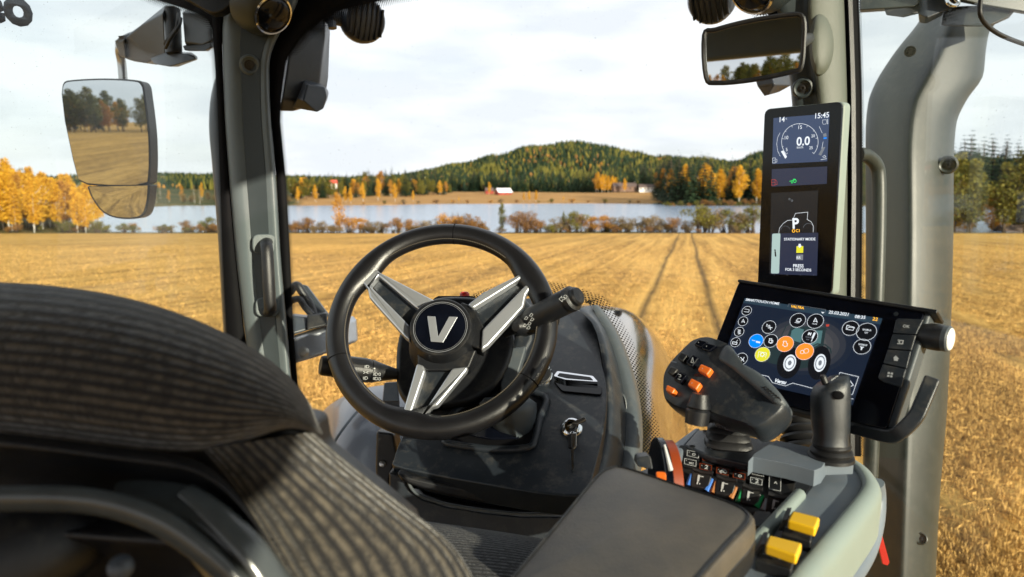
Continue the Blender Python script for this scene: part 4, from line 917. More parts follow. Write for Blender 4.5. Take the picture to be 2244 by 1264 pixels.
# ================================================================ touch screen terminal
tn=Vector((-.4834,-.6922,.5360)); q=Pl(P(1634,653,1.04),tn)
tt=thing('touch_terminal','wide black touch screen terminal tilted behind the two levers','terminal',q.at(1800,780))
mb=MB(); mb.use('black_gloss'); mb.prism(rr(q,[(1620,617),(2027,679),(1943,941),(1532,843)],.006,5,.001),-q.n*.006); mb.build('glass_front',tt,bevel=.0012)
mb=MB(); mb.use('grey_plastic'); mb.prism(rr(q,[(1616,612),(2040,677),(1952,953),(1526,846)],.008,5,-.0035),-q.n*.026); mb.build('housing',tt,bevel=.004)
mb=MB(); mb.use('black_plastic'); mb.prism([q.at(1615,616,.004),q.at(2052,686,.004),q.at(2055,678,.004),q.at(1618,611,.004)],-q.n*.034); mb.build('visor_edge',tt,bevel=.0015)
def tpx(x,y): return (1580+x/4.513,620+y/4.513)
T=lambda *a:[tpx(x,y) for x,y in a]
mb=MB(); mb.smooth=False
mb.quad(q,T((235,150),(1597,350),(1302,1210),(-40,905)),.0016,'s_navy'); mb.quad(q,T((235,150),(1597,350),(1577,410),(220,196)),.0019,'s_head')
# soft backdrop glow behind the tractor picture
for k in range(6):
    s_=1-k*.135; mb.cur='s_glow%d'%k; mb.poly([q.at(*tpx(830+470*s_*math.cos(a),610+300*s_*math.sin(a)),.0018+.00005*k) for a in [6.283*i/48 for i in range(48)]])
o=.0022
mb.quad(q,T((430,560),(660,520),(900,620),(1060,640),(1080,800),(760,850),(480,790),(330,660)),o,'s_tractor')
mb.quad(q,T((640,560),(700,420),(1040,440),(1010,640),(820,640)),o+.0001,'s_tractor'); mb.quad(q,T((700,470),(745,440),(820,460),(790,590),(680,560)),o+.0002,'s_cabglass'); mb.quad(q,T((840,470),(1005,470),(985,600),(900,640),(820,600)),o+.0002,'s_cabglass')
mb.line(q,T((600,540),(650,430),(700,410)),.0014,o+.0002,'s_tractor'); mb.line(q,T((1000,440),(1050,470),(1030,430)),.0010,o+.0002); mb.quad(q,T((1040,410),(1070,408),(1068,428),(1040,430)),o+.0002,'s_red')
for (cx_,cy_,rx,ry) in ((680,790,62,82),(980,790,58,88)):
    for k,(s,m) in enumerate(((1.9,'s_dark'),(1.0,'s_white'),(.82,'s_grey'),(.66,'s_white'),(.3,'s_grey'))):
        mb.cur=m; mb.poly([q.at(*tpx(cx_-8*(s>1.5)+rx*s*math.cos(a)+ry*s*.15*math.sin(a)*-1,cy_+ry*s*math.sin(a)),o+.0003+.00015*k) for a in [6.283*i/28 for i in range(28)]])
mb.line(q,T((900,640),(960,610),(1040,620),(1090,660),(1095,700)),.0018,o+.0008,'s_tractor')
oc=o+.0012
def icon(x,y,r,fill='s_dark',rim='s_white',wd=.0006):
    mb.disc(q,*tpx(x,y),r,oc,26,fill); mb.ring(q,*tpx(x,y),r,wd,oc+.0003,28,rim)
icons=[(265,285,.0085),(228,388,.0085),(190,492,.0085),(154,595,.0085),(212,760,.0105),(484,446,.0115),(768,380,.0125),(943,388,.0125),(502,582,.0115),(888,540,.0120),(1290,458,.0120),(1447,493,.0140),(1404,640,.0120)]
for x,y,r in icons: icon(x,y,r*.88,wd=.0005)
for x,y,r,m in ((357,583,.0108,'s_blue'),(644,612,.0118,'s_orange'),(836,687,.0122,'s_orange'),(420,715,.0110,'s_yellow')): icon(x,y,r,m,'s_white',.0004)
ol=oc+.0006; W='s_white'
l=lambda pts,wd=.0007: mb.line(q,T(*pts),wd,ol,W)
l(((245,268),(290,274),(285,300),(240,294)),.0006); l(((215,398),(232,370),(245,402),(230,392),(215,398))); 
for k in range(3): l(((178,472+k*16),(205,478+k*16),(184,484+k*16)),.0007)
l(((128,592),(170,598),(166,618),(124,612),(128,592)),.0009); l(((160,594),(176,574)),.0006)
l(((185,735),(180,780)),.0012); l(((205,745),(230,770),(240,745)),.0009); l(((208,782),(222,765),(238,785)),.0009)
l(((465,418),(485,440),(460,438),(465,418)),.0006); l(((492,430),(500,470)),.0010); l(((478,455),(516,452)),.0010)
l(((755,385),(770,365),(795,362),(805,378),(790,395),(755,385)),.0008); 
for k in range(4): l(((762-k*2+k*10,392+k*2),(742+k*12,404+k*2)),.0006)
l(((925,395),(945,358),(962,398),(944,388),(925,395)),.0008); mb.text(q,'AUTO',tpx(912,418),tpx(958,424),ol,W,.02)
for x,y,s in ((503,583,1),(644,612,1.15)):
    l([(x-14*s,y-22*s),(x+10*s,y-22*s),(x+12*s,y-8*s),(x+22*s,y),(x+18*s,y+18*s),(x,y+26*s),(x-20*s,y+12*s),(x-12*s,y-6*s),(x-14*s,y-22*s)],.0008)
mb.ring(q,*tpx(500,588),.0022,.0009,ol,12,W)
mb.ring(q,*tpx(814,694),.0026,.0006,ol,18,W); mb.ring(q,*tpx(853,683),.0034,.0006,ol,18,W)
l(((320,576),(350,582)),.0007); mb.quad(q,T((348,572),(388,580),(386,596),(346,588)),ol,W)
l(((375,745),(385,690),(462,702),(452,750)),.0006); mb.ring(q,*tpx(420,718),.0026,.0009,ol,14,W)
for k in range(8): a=k*math.pi/4; l(((420+17*math.cos(a),718+17*math.sin(a)),(420+24*math.cos(a),718+24*math.sin(a))),.0008)
mb.text(q,'M',tpx(868,524),tpx(897,530),ol,W,.03); mb.text(q,'ISOBUS',tpx(846,548),tpx(898,557),ol,'s_grey',.02); mb.text(q,'AUX',tpx(850,572),tpx(882,577),ol,'s_grey',.02); mb.line(q,T((935,510),(918,548)),.0026,ol,W); mb.line(q,T((920,548),(905,585)),.0010,ol,W)
l(((1248,470),(1256,430),(1275,432),(1280,440),(1310,445),(1328,452),(1315,480),(1248,470)),.0007); l(((1256,470),(1270,448),(1330,456)),.0006)
mb.text(q,'ISOBUS',tpx(1408,478),tpx(1492,490),ol,W,.01); mb.text(q,'UT',tpx(1428,508),tpx(1460,514),ol,W,.01)
mb.text(q,'ISOBUS',tpx(1368,624),tpx(1452,636),ol,W,.01); l(((1404,648),(1398,668)),.0016); l(((1390,642),(1404,652),(1418,646)),.0010)
mb.text(q,'SMARTTOUCH HOME',tpx(252,184),tpx(583,228),ol,W,.02); mb.text(q,'VALTRA',tpx(698,252),tpx(828,270),ol,'s_amber',.03); mb.text(q,'25.03.2021',tpx(1072,312),tpx(1266,338),ol,W,.02); mb.text(q,'08:35',tpx(1330,356),tpx(1434,368),ol,W,.02); mb.text(q,'22',tpx(1505,380),tpx(1555,387),ol,'s_amber',.02)
mb.line(q,T((672,248),(682,218),(1045,275),(1040,305)),.0004,ol,'s_grey'); mb.quad(q,T((990,284),(1025,290),(1005,302)),ol,W)
mb.line(q,T((380,910),(480,935),(520,995),(650,1028),(720,1000),(930,1055)),.0006,ol,W); mb.text(q,'Versu',tpx(540,988),tpx(652,1012),ol,W,.04,shear=.25)
mb.line(q,T((1175,930),(1185,895),(1370,938),(1310,1115),(1220,1092)),.0006,ol,W); mb.line(q,T((1255,930),(1318,1022),(1230,1062)),.0008,ol,W)
mb.line(q,T((1230,1140),(1316,1158)),.0006,ol,W); mb.quad(q,T((1235,1150),(1300,1163),(1280,1205),(1222,1192)),ol-.0001,'s_head'); mb.quad(q,T((1255,1160),(1290,1166),(1280,1190),(1250,1182)),ol,'s_grey')
mb.build('screen_graphics',tt)
# side keys
def kpx(x,y): return (1560+x/3.241,590+y/3.241)
keys=[((1303,362),(1318,345),(1506,352),(1452,462),(1282,452)),((1280,456),(1452,464),(1418,576),(1248,562)),((1246,566),(1416,578),(1384,704),(1212,666)),((1210,670),(1382,706),(1345,838),(1218,800),(1175,770))]
for k,pts in enumerate(keys):
    mb=MB(); mb.use('dash_plastic'); c=Vector((sum(p[0] for p in pts)/len(pts),sum(p[1] for p in pts)/len(pts)))
    mb.prism([q.at(*kpx(c.x+(x-c.x)*.97,c.y+(y-c.y)*.97),.0045) for x,y in pts],-q.n*.004); kb=mb.build('key',tt,bevel=.0012)
    mb=MB(); mb.smooth=False
    if k==0: mb.text(q,'OK',kpx(1362,422),kpx(1412,428),.0049,'white_mark',.03)
    if k==1: mb.line(q,[kpx(*p) for p in ((1328,538),(1362,540),(1366,518),(1332,514))],.0013,.0049,'white_mark'); mb.quad(q,[kpx(*p) for p in ((1338,504),(1322,514),(1336,526))],.0050)
    if k==2: mb.quad(q,[kpx(*p) for p in ((1306,612),(1330,636),(1322,636),(1320,652),(1292,648),(1294,632),(1286,630))],.0049,'white_mark')
    if k==3:
        for x,y in ((1250,728),(1272,732),(1246,748),(1268,752)): mb.quad(q,[kpx(x,y),kpx(x+16,y+3),kpx(x+13,y+17),kpx(x-3,y+14)],.0049,'white_mark')
    mb.build('key_symbol',kb)
mb=MB(); mb.disc(q,*kpx(1312,322),.003,.0025,14,'dash_plastic'); mb.build('light_sensor',tt)
c0=q.at(2026,735,-.012); c1=q.at(2084,747,-.012); axk=q.u
kl=(c1-c0).length; mb=MB(); mb.use('black_plastic'); mb.lathe(c0,axk,[(.013,-.01),(.0150,.0),(.0165,.006),(.0168,kl*.55),(.0160,kl*.72)],28); mb.use('grey_plastic'); mb.lathe(c0,axk,[(.0160,kl*.72),(.0162,kl*.90),(.0145,kl*.97)],28); mb.use('white_knob'); mb.lathe(c0,axk,[(.0142,kl*.96),(.0130,kl*1.0),(.0,kl*1.02)],28); mb.build('rotary_knob',tt)
mb=MB(); mb.use('dash_plastic'); pth=[q.at(1860,930,-.016),q.at(1905,942,-.012),q.at(1952,953,-.006),q.at(1975,945,.002),q.at(2005,915,.006),q.at(2020,885,.006),q.at(2043,830,.004)]
mb.tube(spl(pth,4),.012,4,1.0,upv=(q.n+q.u*.3).normalized()); mb.build('grab_bar',tt,bevel=.003)
# bellows arm carrying the terminal
mb=MB(); mb.use('rubber'); c0=P(1762,985,1.02); c1=P(1745,890,1.05); axx=(c1-c0).normalized(); ll=(c1-c0).length; pr=[]
for k in range(5): 
    h0=ll*k/5; pr+= [(.031-.002*k,h0),(.034-.002*k,h0+ll*.05),(.032-.002*k,h0+ll*.11),(.022,h0+ll*.15)]
mb.lathe(c0,axx,pr,32); mb.build('bellows',tt)
# ================================================================ steering wheel
WN=Vector((.1445,-.8108,.5672)).normalized(); WC=P(967,711,1.233)
W0=Pl(WC,WN)
sw=thing('steering_wheel','black leather steering wheel with three open silver spokes and a round hub badge','steering wheel',WC)
mb=MB(); mb.use('leather'); n=120; secs=[]; RW=.190
hubpx=(967,723)
def angpx(px,py):
    a,b=W0.loc(px,py); return math.atan2(b,a)
sp_ang=[angpx(808,600),angpx(1158,605),angpx(908,905)]
def thick(a):
    t=0
    for s in sp_ang:
        d=abs((a-s+math.pi)%(2*math.pi)-math.pi); t=max(t,math.exp(-(d/.20)**2))
    return t
for i in range(n):
    a=2*math.pi*i/n; e=W0.u*math.cos(a)+W0.v*math.sin(a); t=thick(a); r_in=.0205+.010*t; sec=[]
    for k in range(20):
        q_=2*math.pi*k/20; c,s=math.cos(q_),math.sin(q_); sec.append(WC+e*(RW+(c*.0195 if c>0 else c*r_in))+W0.n*(s*.0185))
    secs.append(sec)
mb.grid(secs,cu=True,cv=True); rim=mb.build('rim',sw)
for (x,y) in ((1000,490),(728,790),(1147,826)):
    a=angpx(x,y); e=W0.u*math.cos(a)+W0.v*math.sin(a); mb=MB(); mb.use('black_matte')
    mb.tube([WC+e*(RW+.0198*math.cos(q_))+W0.n*(.0188*math.sin(q_)) for q_ in [6.283*k/24 for k in range(24)]],.0010,6,closed=True); mb.build('seam',rim)
mb=MB(); mb.use('thread',False)
for i in range(300):
    a=2*math.pi*i/300
    if thick(a)>.12: continue
    e=W0.u*math.cos(a)+W0.v*math.sin(a); tt_=W0.n.cross(e); p=WC+e*(RW-.0175)+W0.n*.0112; mb.box(p,tt_*.0011+e*.0006,e*.0005,W0.n*.0007)
mb.build('stitching',rim)
def bar(mbx,pts,off,th): mbx.prism([W0.at(x,y,off) for x,y in pts],-W0.n*th)
def spoke(label,frames,infill,inner=()):
    mb=MB(); mb.use('silver',False)
    for f in frames: bar(mb,f,.012,.018)
    s=mb.build('spoke',sw,bevel=.0042,seg=3,label=label)
    mb=MB(); mb.use('dash_plastic'); bar(mb,infill,-.004,.012); mb.build('spoke_insert',s,bevel=.002)
spoke('upper left silver spoke',[[(789,606),(817,582),(833,596),(956,659),(938,684),(916,678),(829,604),(811,625),(897,712),(899,748),(886,738),(809,651),(805,632),(790,616)]],[(812,624),(829,606),(945,680),(905,740)])
spoke('upper right silver spoke',[[(1024,667),(1036,676),(1146,607),(1153,622),(1056,722),(1054,768),(1070,756),(1147,672),(1153,644),(1169,622),(1153,591),(1127,606),(1058,640)]],[(1030,674),(1145,609),(1153,624),(1056,740)])
spoke('bottom silver spoke',[[(913,795),(928,800),(932,812),(902,903),(926,905),(990,806),(1026,802),(1022,812),(958,889),(942,893),(927,916),(882,913),(883,898)]],[(928,800),(990,806),(926,905),(902,903)])
# hub
HP=W0; hc=W0.at(965,716,.030); hb=W0.at(985,735,-.05); ax=WN
mb=MB(); mb.use('black_plastic'); mb.lathe(W0.at(965,716,.030),ax,[(.072,-.085),(.066,-.055),(.0565,-.018),(.0548,-.006),(.0545,-.001),(.053,.001),(.0495,.0012),(.0490,-.001),(0,-.001)],48); hub=mb.build('hub',sw,sharp=30)
hp=Pl(hc,WN,RT); mb=MB(); mb.smooth=False; mb.disc(hp,965,716,.0488,.0002,48,'black_gloss')
mb.ring(hp,965,716,.0475,.0012,.0008,56,'silver'); mb.ring(hp,965,716,.0448,.0005,.0008,56,'silver')
mb.build('badge',hub)
mb=MB(); mb.use('silver',False); vv=[(936,692),(954,693),(960,737),(984,693),(1003,694),(971,750),(944,748)]
mb.prism([hp.at(x,y,.0024) for x,y in vv],-WN*.002); mb.build('badge_letter',hub,bevel=.0008)
# arms from the hub to the spokes, behind the silver frames
mb=MB(); mb.use('black_plastic')
for f in ([(905,690),(960,655),(990,700),(905,745)],[(1010,660),(1040,672),(1064,722),(1058,768),(1000,745)],[(913,770),(1045,765),(1028,806),(985,812),(935,812),(915,800)]): bar(mb,f,.004,.035)
mb.build('hub_arm',sw,bevel=.004)
# ================================================================ steering column and stalks
sc_=thing('steering_column','black steering column housing with stalks, behind the steering wheel','steering column',W0.at(1010,770,-.10))
Wb=Pl(WC-WN*.095,WN)
def polyW(name,pts,off,th,m,par,bev=.008,seg=4,smooth=True,label=None):
    mb=MB(); mb.use(m); mb.prism([Wb.at(*(tuple(p)),off) for p in pts],-WN*th); return mb.build(name,par,bevel=bev,seg=seg,label=label)
sh=[(895,690),(918,668),(955,650),(1000,646),(1046,650),(1078,664),(1108,690),(1125,740),(1118,790),(1090,840),(1050,872),(1000,888),(925,890),(886,878),(869,848),(866,795),(872,735)]
polyW('shroud',spl(sh,3,True),0,.09,'black_plastic',sc_,.012,5)
polyW('instrument_cowl',[(948,652),(960,646),(1035,646),(1052,656),(1060,690),(940,690)],-.02,.06,'black_matte',sc_,.006)
mb=MB(); mb.use('red'); mb.lathe(Wb.at(1018,648,-.03),UP,[(.010,-.01),(.010,.004),(.007,.008),(0,.009)],18); mb.build('hazard_button',sc_)
polyW('side_fairing',[(1112,668),(1150,650),(1172,676),(1168,745),(1140,800),(1105,872),(1078,878),(1112,800),(1128,735)],-.028,.07,'dash_plastic',sc_,.010,4)
polyW('paddle',[(1118,762),(1153,757),(1150,772),(1132,830),(1098,868),(1096,840)],-.008,.03,'grey_plastic',sc_,.004)
# lower column neck
mb=MB(); mb.use('grey_plastic'); secs=[]
for (x0,x1,y,d) in ((1030,1186,862,1.205),(1050,1182,900,1.20),(1075,1176,935,1.205),(1100,1166,972,1.225)):
    secs.append([P(x0,y,d+.03),P(x0+8,y+4,d),P(x0+60,y+6,d-.02),P(x1-55,y+6,d-.025),P(x1-6,y+2,d-.005),P(x1,y,d+.04),P((x0+x1)/2,y,d+.09)])
mb.loft(secs); mb.build('neck',sc_,sub=1)
polyW('height_lever',[(1040,892),(1096,886),(1110,930),(1104,941),(1050,935),(1030,912)],-.03,.012,'grey_plastic',sc_,.004)
# right rotary switch pod
polyW('switch_pod',[tuple(p) for p in spl([(1150,790),(1196,784),(1208,806),(1207,855),(1192,876),(1132,880),(1120,850)],3,True)],-.045,.05,'dash_plastic',sc_,.008,4)
pd=Pl(Wb.at(1187,820,-.040),WN,RT); mb=MB(); mb.use('chrome'); mb.lathe(pd.o,WN,[(.0205,-.006),(.0208,.001),(.0195,.002)],32); mb.use('black_plastic'); mb.lathe(pd.o,WN,[(.0195,-.004),(.0192,.004),(.017,.0055),(0,.0055)],32)
mb.use('grey_mark'); mb.smooth=False; mb.line(pd,[(1172,812),(1203,810)],.0012,.0062); mb.line(pd,[(1180,824),(1190,824),(1190,831),(1180,831)],.0010,.0062,'white_mark'); mb.build('rotary_switch',sc_,sharp=30)
# stalks
def stalk(name,label,p0,p1,prof,m='black_plastic'):
    ax=(p1-p0); l_=ax.length; ax.normalize(); mb=MB(); mb.use(m); mb.lathe(p0,ax,[(r,h*l_) for r,h in prof],26); o=mb.build(name,sc_,sharp=30,label=label); return o
s1=stalk('light_stalk','left light stalk with printed lamp symbols',P(872,820,1.31),P(702,800,1.25),[(.010,-.05),(.0105,.02),(.011,.05),(.019,.28),(.0215,.33),(.0215,.36),(.0200,.365),(.0200,.38),(.0225,.385),(.0225,.80),(.0195,.81),(.0195,.84),(.0185,.85),(.0185,.97),(.016,1.0),(0,1.0)])
mb=MB(); mb.use('rubber')
for k in range(9):
    a=6.283*k/9+.2; ax=(P(702,800,1.25)-P(872,820,1.31)); l_=ax.length; ax.normalize(); x=(UP-ax*UP.dot(ax)).normalized(); y=ax.cross(x); c=P(872,820,1.31)+ax*(l_*.60)+(x*math.cos(a)+y*math.sin(a))*.0222
    mb.box(c,ax*(l_*.18),(y*math.cos(a)-x*math.sin(a))*.0022,(x*math.cos(a)+y*math.sin(a))*.0010)
mb.build('grip_rib',s1)
lp=Pl(P(815,812,1.262),(CAM-P(815,812,1.262))); 
mb=MB(); mb.smooth=False; mb.cur='white_mark'
def cr1(x,y): return (600+x/4.8625,600+y/4.8625)
C1=lambda *a:[cr1(x,y) for x,y in a]
for (x,y) in ((993,988),(1085,1068),(1085,1115),(978,1110)):
    mb.line(lp,C1((x-5,y-14),(x+12,y-14),(x+22,y-4),(x+22,y+4),(x+12,y+14),(x-5,y+14),(x-5,y-14)),.0006,.004)
    for k in (-10,0,10): mb.line(lp,C1((x-26,y+k),(x-9,y+k)),.0006,.004)
mb.line(lp,C1((955,1040),(975,1050),(955,1060)),.0007,.004); mb.line(lp,C1((1005,1040),(985,1050),(1005,1060)),.0007,.004); mb.quad(lp,C1((1065,1000),(1083,1003),(1081,1015),(1063,1012)),.004)
for y in (1070,1118):
    s=-1 if y==1070 else 1; mb.line(lp,C1((1120,y-14*s),(1134,y-14*s),(1134,y+4*s),(1140,y+4*s),(1127,y+18*s),(1114,y+4*s),(1120,y+4*s),(1120,y-14*s)),.0005,.004)
mb.build('symbols',s1)
s2=stalk('wiper_stalk','right stalk pointing up with a button at its tip',P(1120,722,1.26),P(1262,650,1.165),[(.010,-.1),(.012,.05),(.019,.30),(.0205,.34),(.0215,.36),(.0218,.86),(.0205,.88),(.0200,.90),(.0225,.905),(.0225,.96),(.019,.97),(.0165,.98),(.0165,1.02),(.014,1.045),(0,1.05)])
lp2=Pl(P(1233,655,1.15),(CAM-P(1233,655,1.15))); mb=MB(); mb.smooth=False; mb.cur='white_mark'
mb.line(lp2,[(1225,655),(1231,649),(1231,653),(1238,651),(1238,656),(1232,657),(1232,661),(1225,655)],.0005,.003); mb.ring(lp2,1239,650,.0028,.0005,.003,14); mb.build('symbols',s2)
s3=stalk('switch_block','small right switch block printed with wiper symbols',P(1190,702,1.30),P(1133,716,1.22),[(.021,-.3),(.021,.75),(.015,.95),(.008,1.05),(0,1.06)])
lp3=Pl(P(1156,705,1.20),(CAM-P(1156,705,1.20))); mb=MB(); mb.smooth=False; mb.cur='white_mark'
for x,y in ((1153,697),(1164,690),(1150,713),(1160,709),(1166,700),(1158,718)): mb.line(lp3,[(x-4,y+2),(x,y-4),(x+4,y-1),(x+1,y+3),(x-4,y+2)],.0005,.003)
mb.build('symbols',s3)
# ================================================================ dashboard console under the wheel
dp_n=None
pA=P(1060,1055,1.13); pB=P(1275,690,1.50); vd=(pB-pA).normalized(); ux=Vector((1,0,0)); dn=ux.cross(vd).normalized()
if dn.dot(CAM-pA)<0: dn=-dn
DP=Pl(pA,dn)
db=thing('dash_console','dark grey dash console with chrome tray handle under the steering wheel','dash console',DP.at(1080,1000))
out=[(866,1020),(862,1005),(880,958),(905,925),(960,880),(1010,800),(1060,700),(1120,660),(1180,652),(1230,662),(1262,676),(1302,700),(1312,742),(1326,820),(1330,880),(1322,945),(1305,1020),(1290,1068),(1268,1086),(1180,1080),(1060,1060),(950,1040)]
mb=MB(); mb.use('dash_plastic'); mb.prism([DP.at(*tuple(p)) for p in spl(out,3,True)],-DP.n*.05); mb.build('top_panel',db,bevel=.010,seg=5)
# recess as a flat black slab, hollow's shade put into its colour, raised rim
rec=[(975,962),(1000,975),(1085,985),(1155,982),(1172,965),(1182,920),(1194,870),(1100,860),(1000,900)]
mb=MB(); mb.use('black_matte'); mb.prism([DP.at(*tuple(p),.0025) for p in spl(rec,3,True)],-DP.n*.004); mb.build('recess',db)
mb=MB(); mb.use('dash_plastic'); mb.tube([DP.at(*tuple(p),.002) for p in spl(rec,4,True)],.0075,10,closed=True); mb.build('recess_rim',db)
mb=MB(); mb.use('black_gloss'); mb.prism(rr(DP,[(1012,955),(1075,968),(1140,966),(1128,930),(1030,930)],.008,4,.008),-DP.n*.004); mb.build('recess_liner',db,bevel=.001)
# right flank
mb=MB(); mb.use('dash_plastic'); cols=[]
ed=[(1262,676),(1304,702),(1318,760),(1331,850),(1326,945),(1308,1020),(1290,1080)]
ed2=[(1300,668),(1335,720),(1368,820),(1380,905),(1380,960),(1368,1040),(1350,1110)]
mb.use('dash_plastic')
rows=[[P(a[0]-2,a[1],1.49-.36*k/6),P(a[0]+10,a[1]-1,1.483-.36*k/6),P((a[0]*.5+b[0]*.5),(a[1]+b[1])/2,1.50-.36*k/6),P(b[0],b[1],1.56-.36*k/6),P(b[0]+2,b[1],1.66-.36*k/6)] for k,(a,b) in enumerate(zip(ed,ed2))]
mb.grid(rows); mb.build('right_flank',db,sub=1)
mb=MB(); mb.use('grey_plastic'); ed3=[(1310,668),(1350,712),(1385,800),(1404,880),(1410,950),(1404,1040),(1395,1110)]
rows=[[P(b[0]-8,b[1],1.535-.34*k/6),P(b[0]+4,b[1],1.530-.34*k/6),P((b[0]+c[0])/2+5,(b[1]+c[1])/2,1.54-.34*k/6),P(c[0],c[1],1.58-.34*k/6),P(c[0]+1,c[1],1.7-.34*k/6)] for k,(b,c) in enumerate(zip(ed2,ed3))]
mb.grid(rows); fl=mb.build('side_pod',db,sub=1)
c=P(1359,898,1.375); fp_=Pl(c,(CAM-c).normalized()*.8-RT*.25+Vector((0,0,0)),RT); mb=MB(); mb.use('grey_plastic')
mb.lathe(c,fp_.n,[(.034,-.004),(.035,.003),(.032,.004),(.031,.001),(.026,.001),(.024,.003),(0,.0035)],32,sx=.42,ux=UP); mb.build('side_vent',db,sharp=30)
# chrome handled tray
mb=MB(); mb.use('chrome'); mb.prism(rr(DP,[(1214,834),(1222,823),(1300,834),(1311,847),(1240,842)],.003,3,.012),-DP.n*.012); mb.use('black_gloss'); mb.prism(rr(DP,[(1222,834),(1227,828),(1294,837),(1301,844),(1242,839)],.002,3,.0128),-DP.n*.006); mb.build('tray_handle',db,bevel=.0008)
mb=MB(); mb.use('black_gloss'); mb.prism(rr(DP,[(1212,836),(1320,850),(1318,868),(1232,860)],.006,3,.004),-DP.n*.010); mb.build('tray_front',db,bevel=.002)
# slot, lower panel
def low(name,m,pts,d,th,bev=.006,par=db):
    mb=MB(); mb.use(m); mb.prism([P(x,y,d if not isinstance(d,(list,tuple)) else d[i]) for i,(x,y) in enumerate(pts)],F*th); return mb.build(name,par,bevel=bev)
low('under_lip','black_plastic',[(868,1036),(950,1056),(1060,1076),(1180,1094),(1268,1100),(1262,1120),(1180,1118),(1060,1104),(950,1080),(880,1056)],1.15,.05)
low('front_shelf','black_matte',[(900,1058),(1262,1105),(1262,1150),(1180,1140),(1060,1126),(960,1105),(910,1085)],1.22,.02,.002)
mb=MB(); mb.use('grey_plastic'); mb.tube([P(*p,1.165) for p in [tuple(v) for v in spl([(893,1048),(902,1070),(925,1088),(980,1105),(1060,1118),(1140,1126),(1250,1126)],5)]],.0028,8); mb.build('slot_lip',db)
low('lower_panel','dash_plastic',[(852,1034),(884,1045),(898,1075),(925,1094),(980,1111),(1060,1124),(1140,1132),(1260,1132),(1260,1400),(860,1400)],1.175,.05,.004)
low('side_trim','black_plastic',[(824,945),(862,950),(872,1000),(855,1050),(850,1130),(830,1120),(822,1030)],1.30,.06,.006)
mb=MB(); mb.use('steel'); mb.lathe(P(838,1016,1.295),(CAM-P(838,1016,1.295)),[(.006,0),(.006,.002),(.003,.003),(0,.003)],14); mb.build('screw',db)
# ignition
ig=thing('ignition_key','bunch of keys in the chrome ignition lock on the dash console','key',DP.at(1253,935))
c=DP.at(1253,940,.0); ip=Pl(c,(DP.n+ (CAM-c).normalized()).normalized(),RT)
mb=MB(); mb.use('chrome'); mb.lathe(c,ip.n,[(.0205,-.004),(.0205,.004),(.017,.009),(.0125,.011),(.0120,.015),(0,.016)],32); mb.build('lock_barrel',ig,sharp=35)
def kp(x,y,o): return ip.at(1180+x/2.873,600+y/2.873,o)
mb=MB(); mb.use('steel'); mb.prism([kp(188,935,.034),(kp(245,945,.036)),kp(300,918,.038),kp(292,898,.038),kp(240,918,.036),kp(186,948,.034)],-ip.n*.006); mb.use('black_plastic'); mb.prism([kp(190,930,.030),kp(228,922,.030),kp(240,945,.028),(kp(228,972,.024)),kp(195,975,.024)],-ip.n*.016); mb.build('key_head',ig,bevel=.001)
mb=MB(); mb.use('chrome'); mb.tube([ip.at(1254+6*math.cos(a),955+10*math.sin(a),.024) for a in [6.283*k/20 for k in range(20)]],.0009,6,closed=True); mb.build('key_ring',ig)
def kd(x,y,o): return DP.at(1180+x/2.873,600+y/2.873,o)
mb=MB(); mb.use('steel'); mb.prism([kd(196,1005,.030),kd(240,1000,.030),kd(238,1085,.018),kd(225,1100,.017),kd(200,1085,.018)],-DP.n*.004); mb.build('hanging_key_bow',ig,bevel=.0008)
mb=MB(); mb.use('black_plastic'); mb.prism([kd(184,1008,.031),kd(206,1005,.032),kd(208,1092,.020),kd(188,1088,.020)],-DP.n*.005); mb.build('key_cover',ig,bevel=.0008)
mb=MB(); mb.use('steel'); mb.prism([kd(206,1096,.017),kd(221,1096,.017),kd(222,1222,.005),kd(214,1234,.004),kd(208,1220,.005)],-DP.n*.0022); mb.build('hanging_key_blade',ig)
# ================================================================ right armrest console
CZ=2.360
def PZc(x,y,z=CZ): return PZ(x,y,z)
cs=thing('armrest_console','grey armrest console with lever base, rocker switches and two yellow topped switches','console',PZ(1700,1150,CZ-.1))
def zslab(name,par,pts,z,th,m,bev=.006,seg=4,closed_spl=0,label=None):
    q_=[tuple(p) for p in spl(pts,closed_spl,True)] if closed_spl else pts
    mb=MB(); mb.use(m); mb.prism([PZ(x,y,z) for x,y in q_],Vector((0,0,-th))); return mb.build(name,par,bevel=bev,seg=seg,label=label)
zslab('shell',cs,[(1750,1092),(1802,1021),(1812,1000),(1866,1006),(1890,1022),(1908,1048),(1912,1064),(1895,1090),(1850,1145),(1760,1250),(1690,1330),(1500,1330),(1560,1280)],CZ-.012,.07,'console_grey',.006)
# raised light rim down the right hand side
rim_=[(1868,1004),(1893,1022),(1910,1052),(1902,1078),(1860,1132),(1780,1228),(1700,1330)]
mb=MB(); mb.use('console_light'); secs=[]; rp_=[PZ(*tuple(p),CZ-.006) for p in spl(rim_,4)]
for i,p in enumerate(rp_):
    t=(rp_[min(i+1,len(rp_)-1)]-rp_[max(i-1,0)]).normalized(); s=Vector((0,0,1)).cross(t).normalized()
    if s.dot(RT)>0: s=-s
    z=Vector((0,0,1)); secs.append([p-s*.011-z*.06,p-s*.012-z*.014,p-s*.011-z*.010,p-s*.005-z*.001,p+s*.007+z*.001,p+s*.010-z*.002,p+s*.010-z*.012])
mb.grid(secs); mb.build('outer_rim',cs,sub=1)
mb=MB(); mb.use('console_light'); mb.tube([PZ(*p,CZ-.010) for p in ((1752,1084),(1700,1140),(1640,1205),(1560,1290))],.0075,10); mb.build('inner_rim',cs)
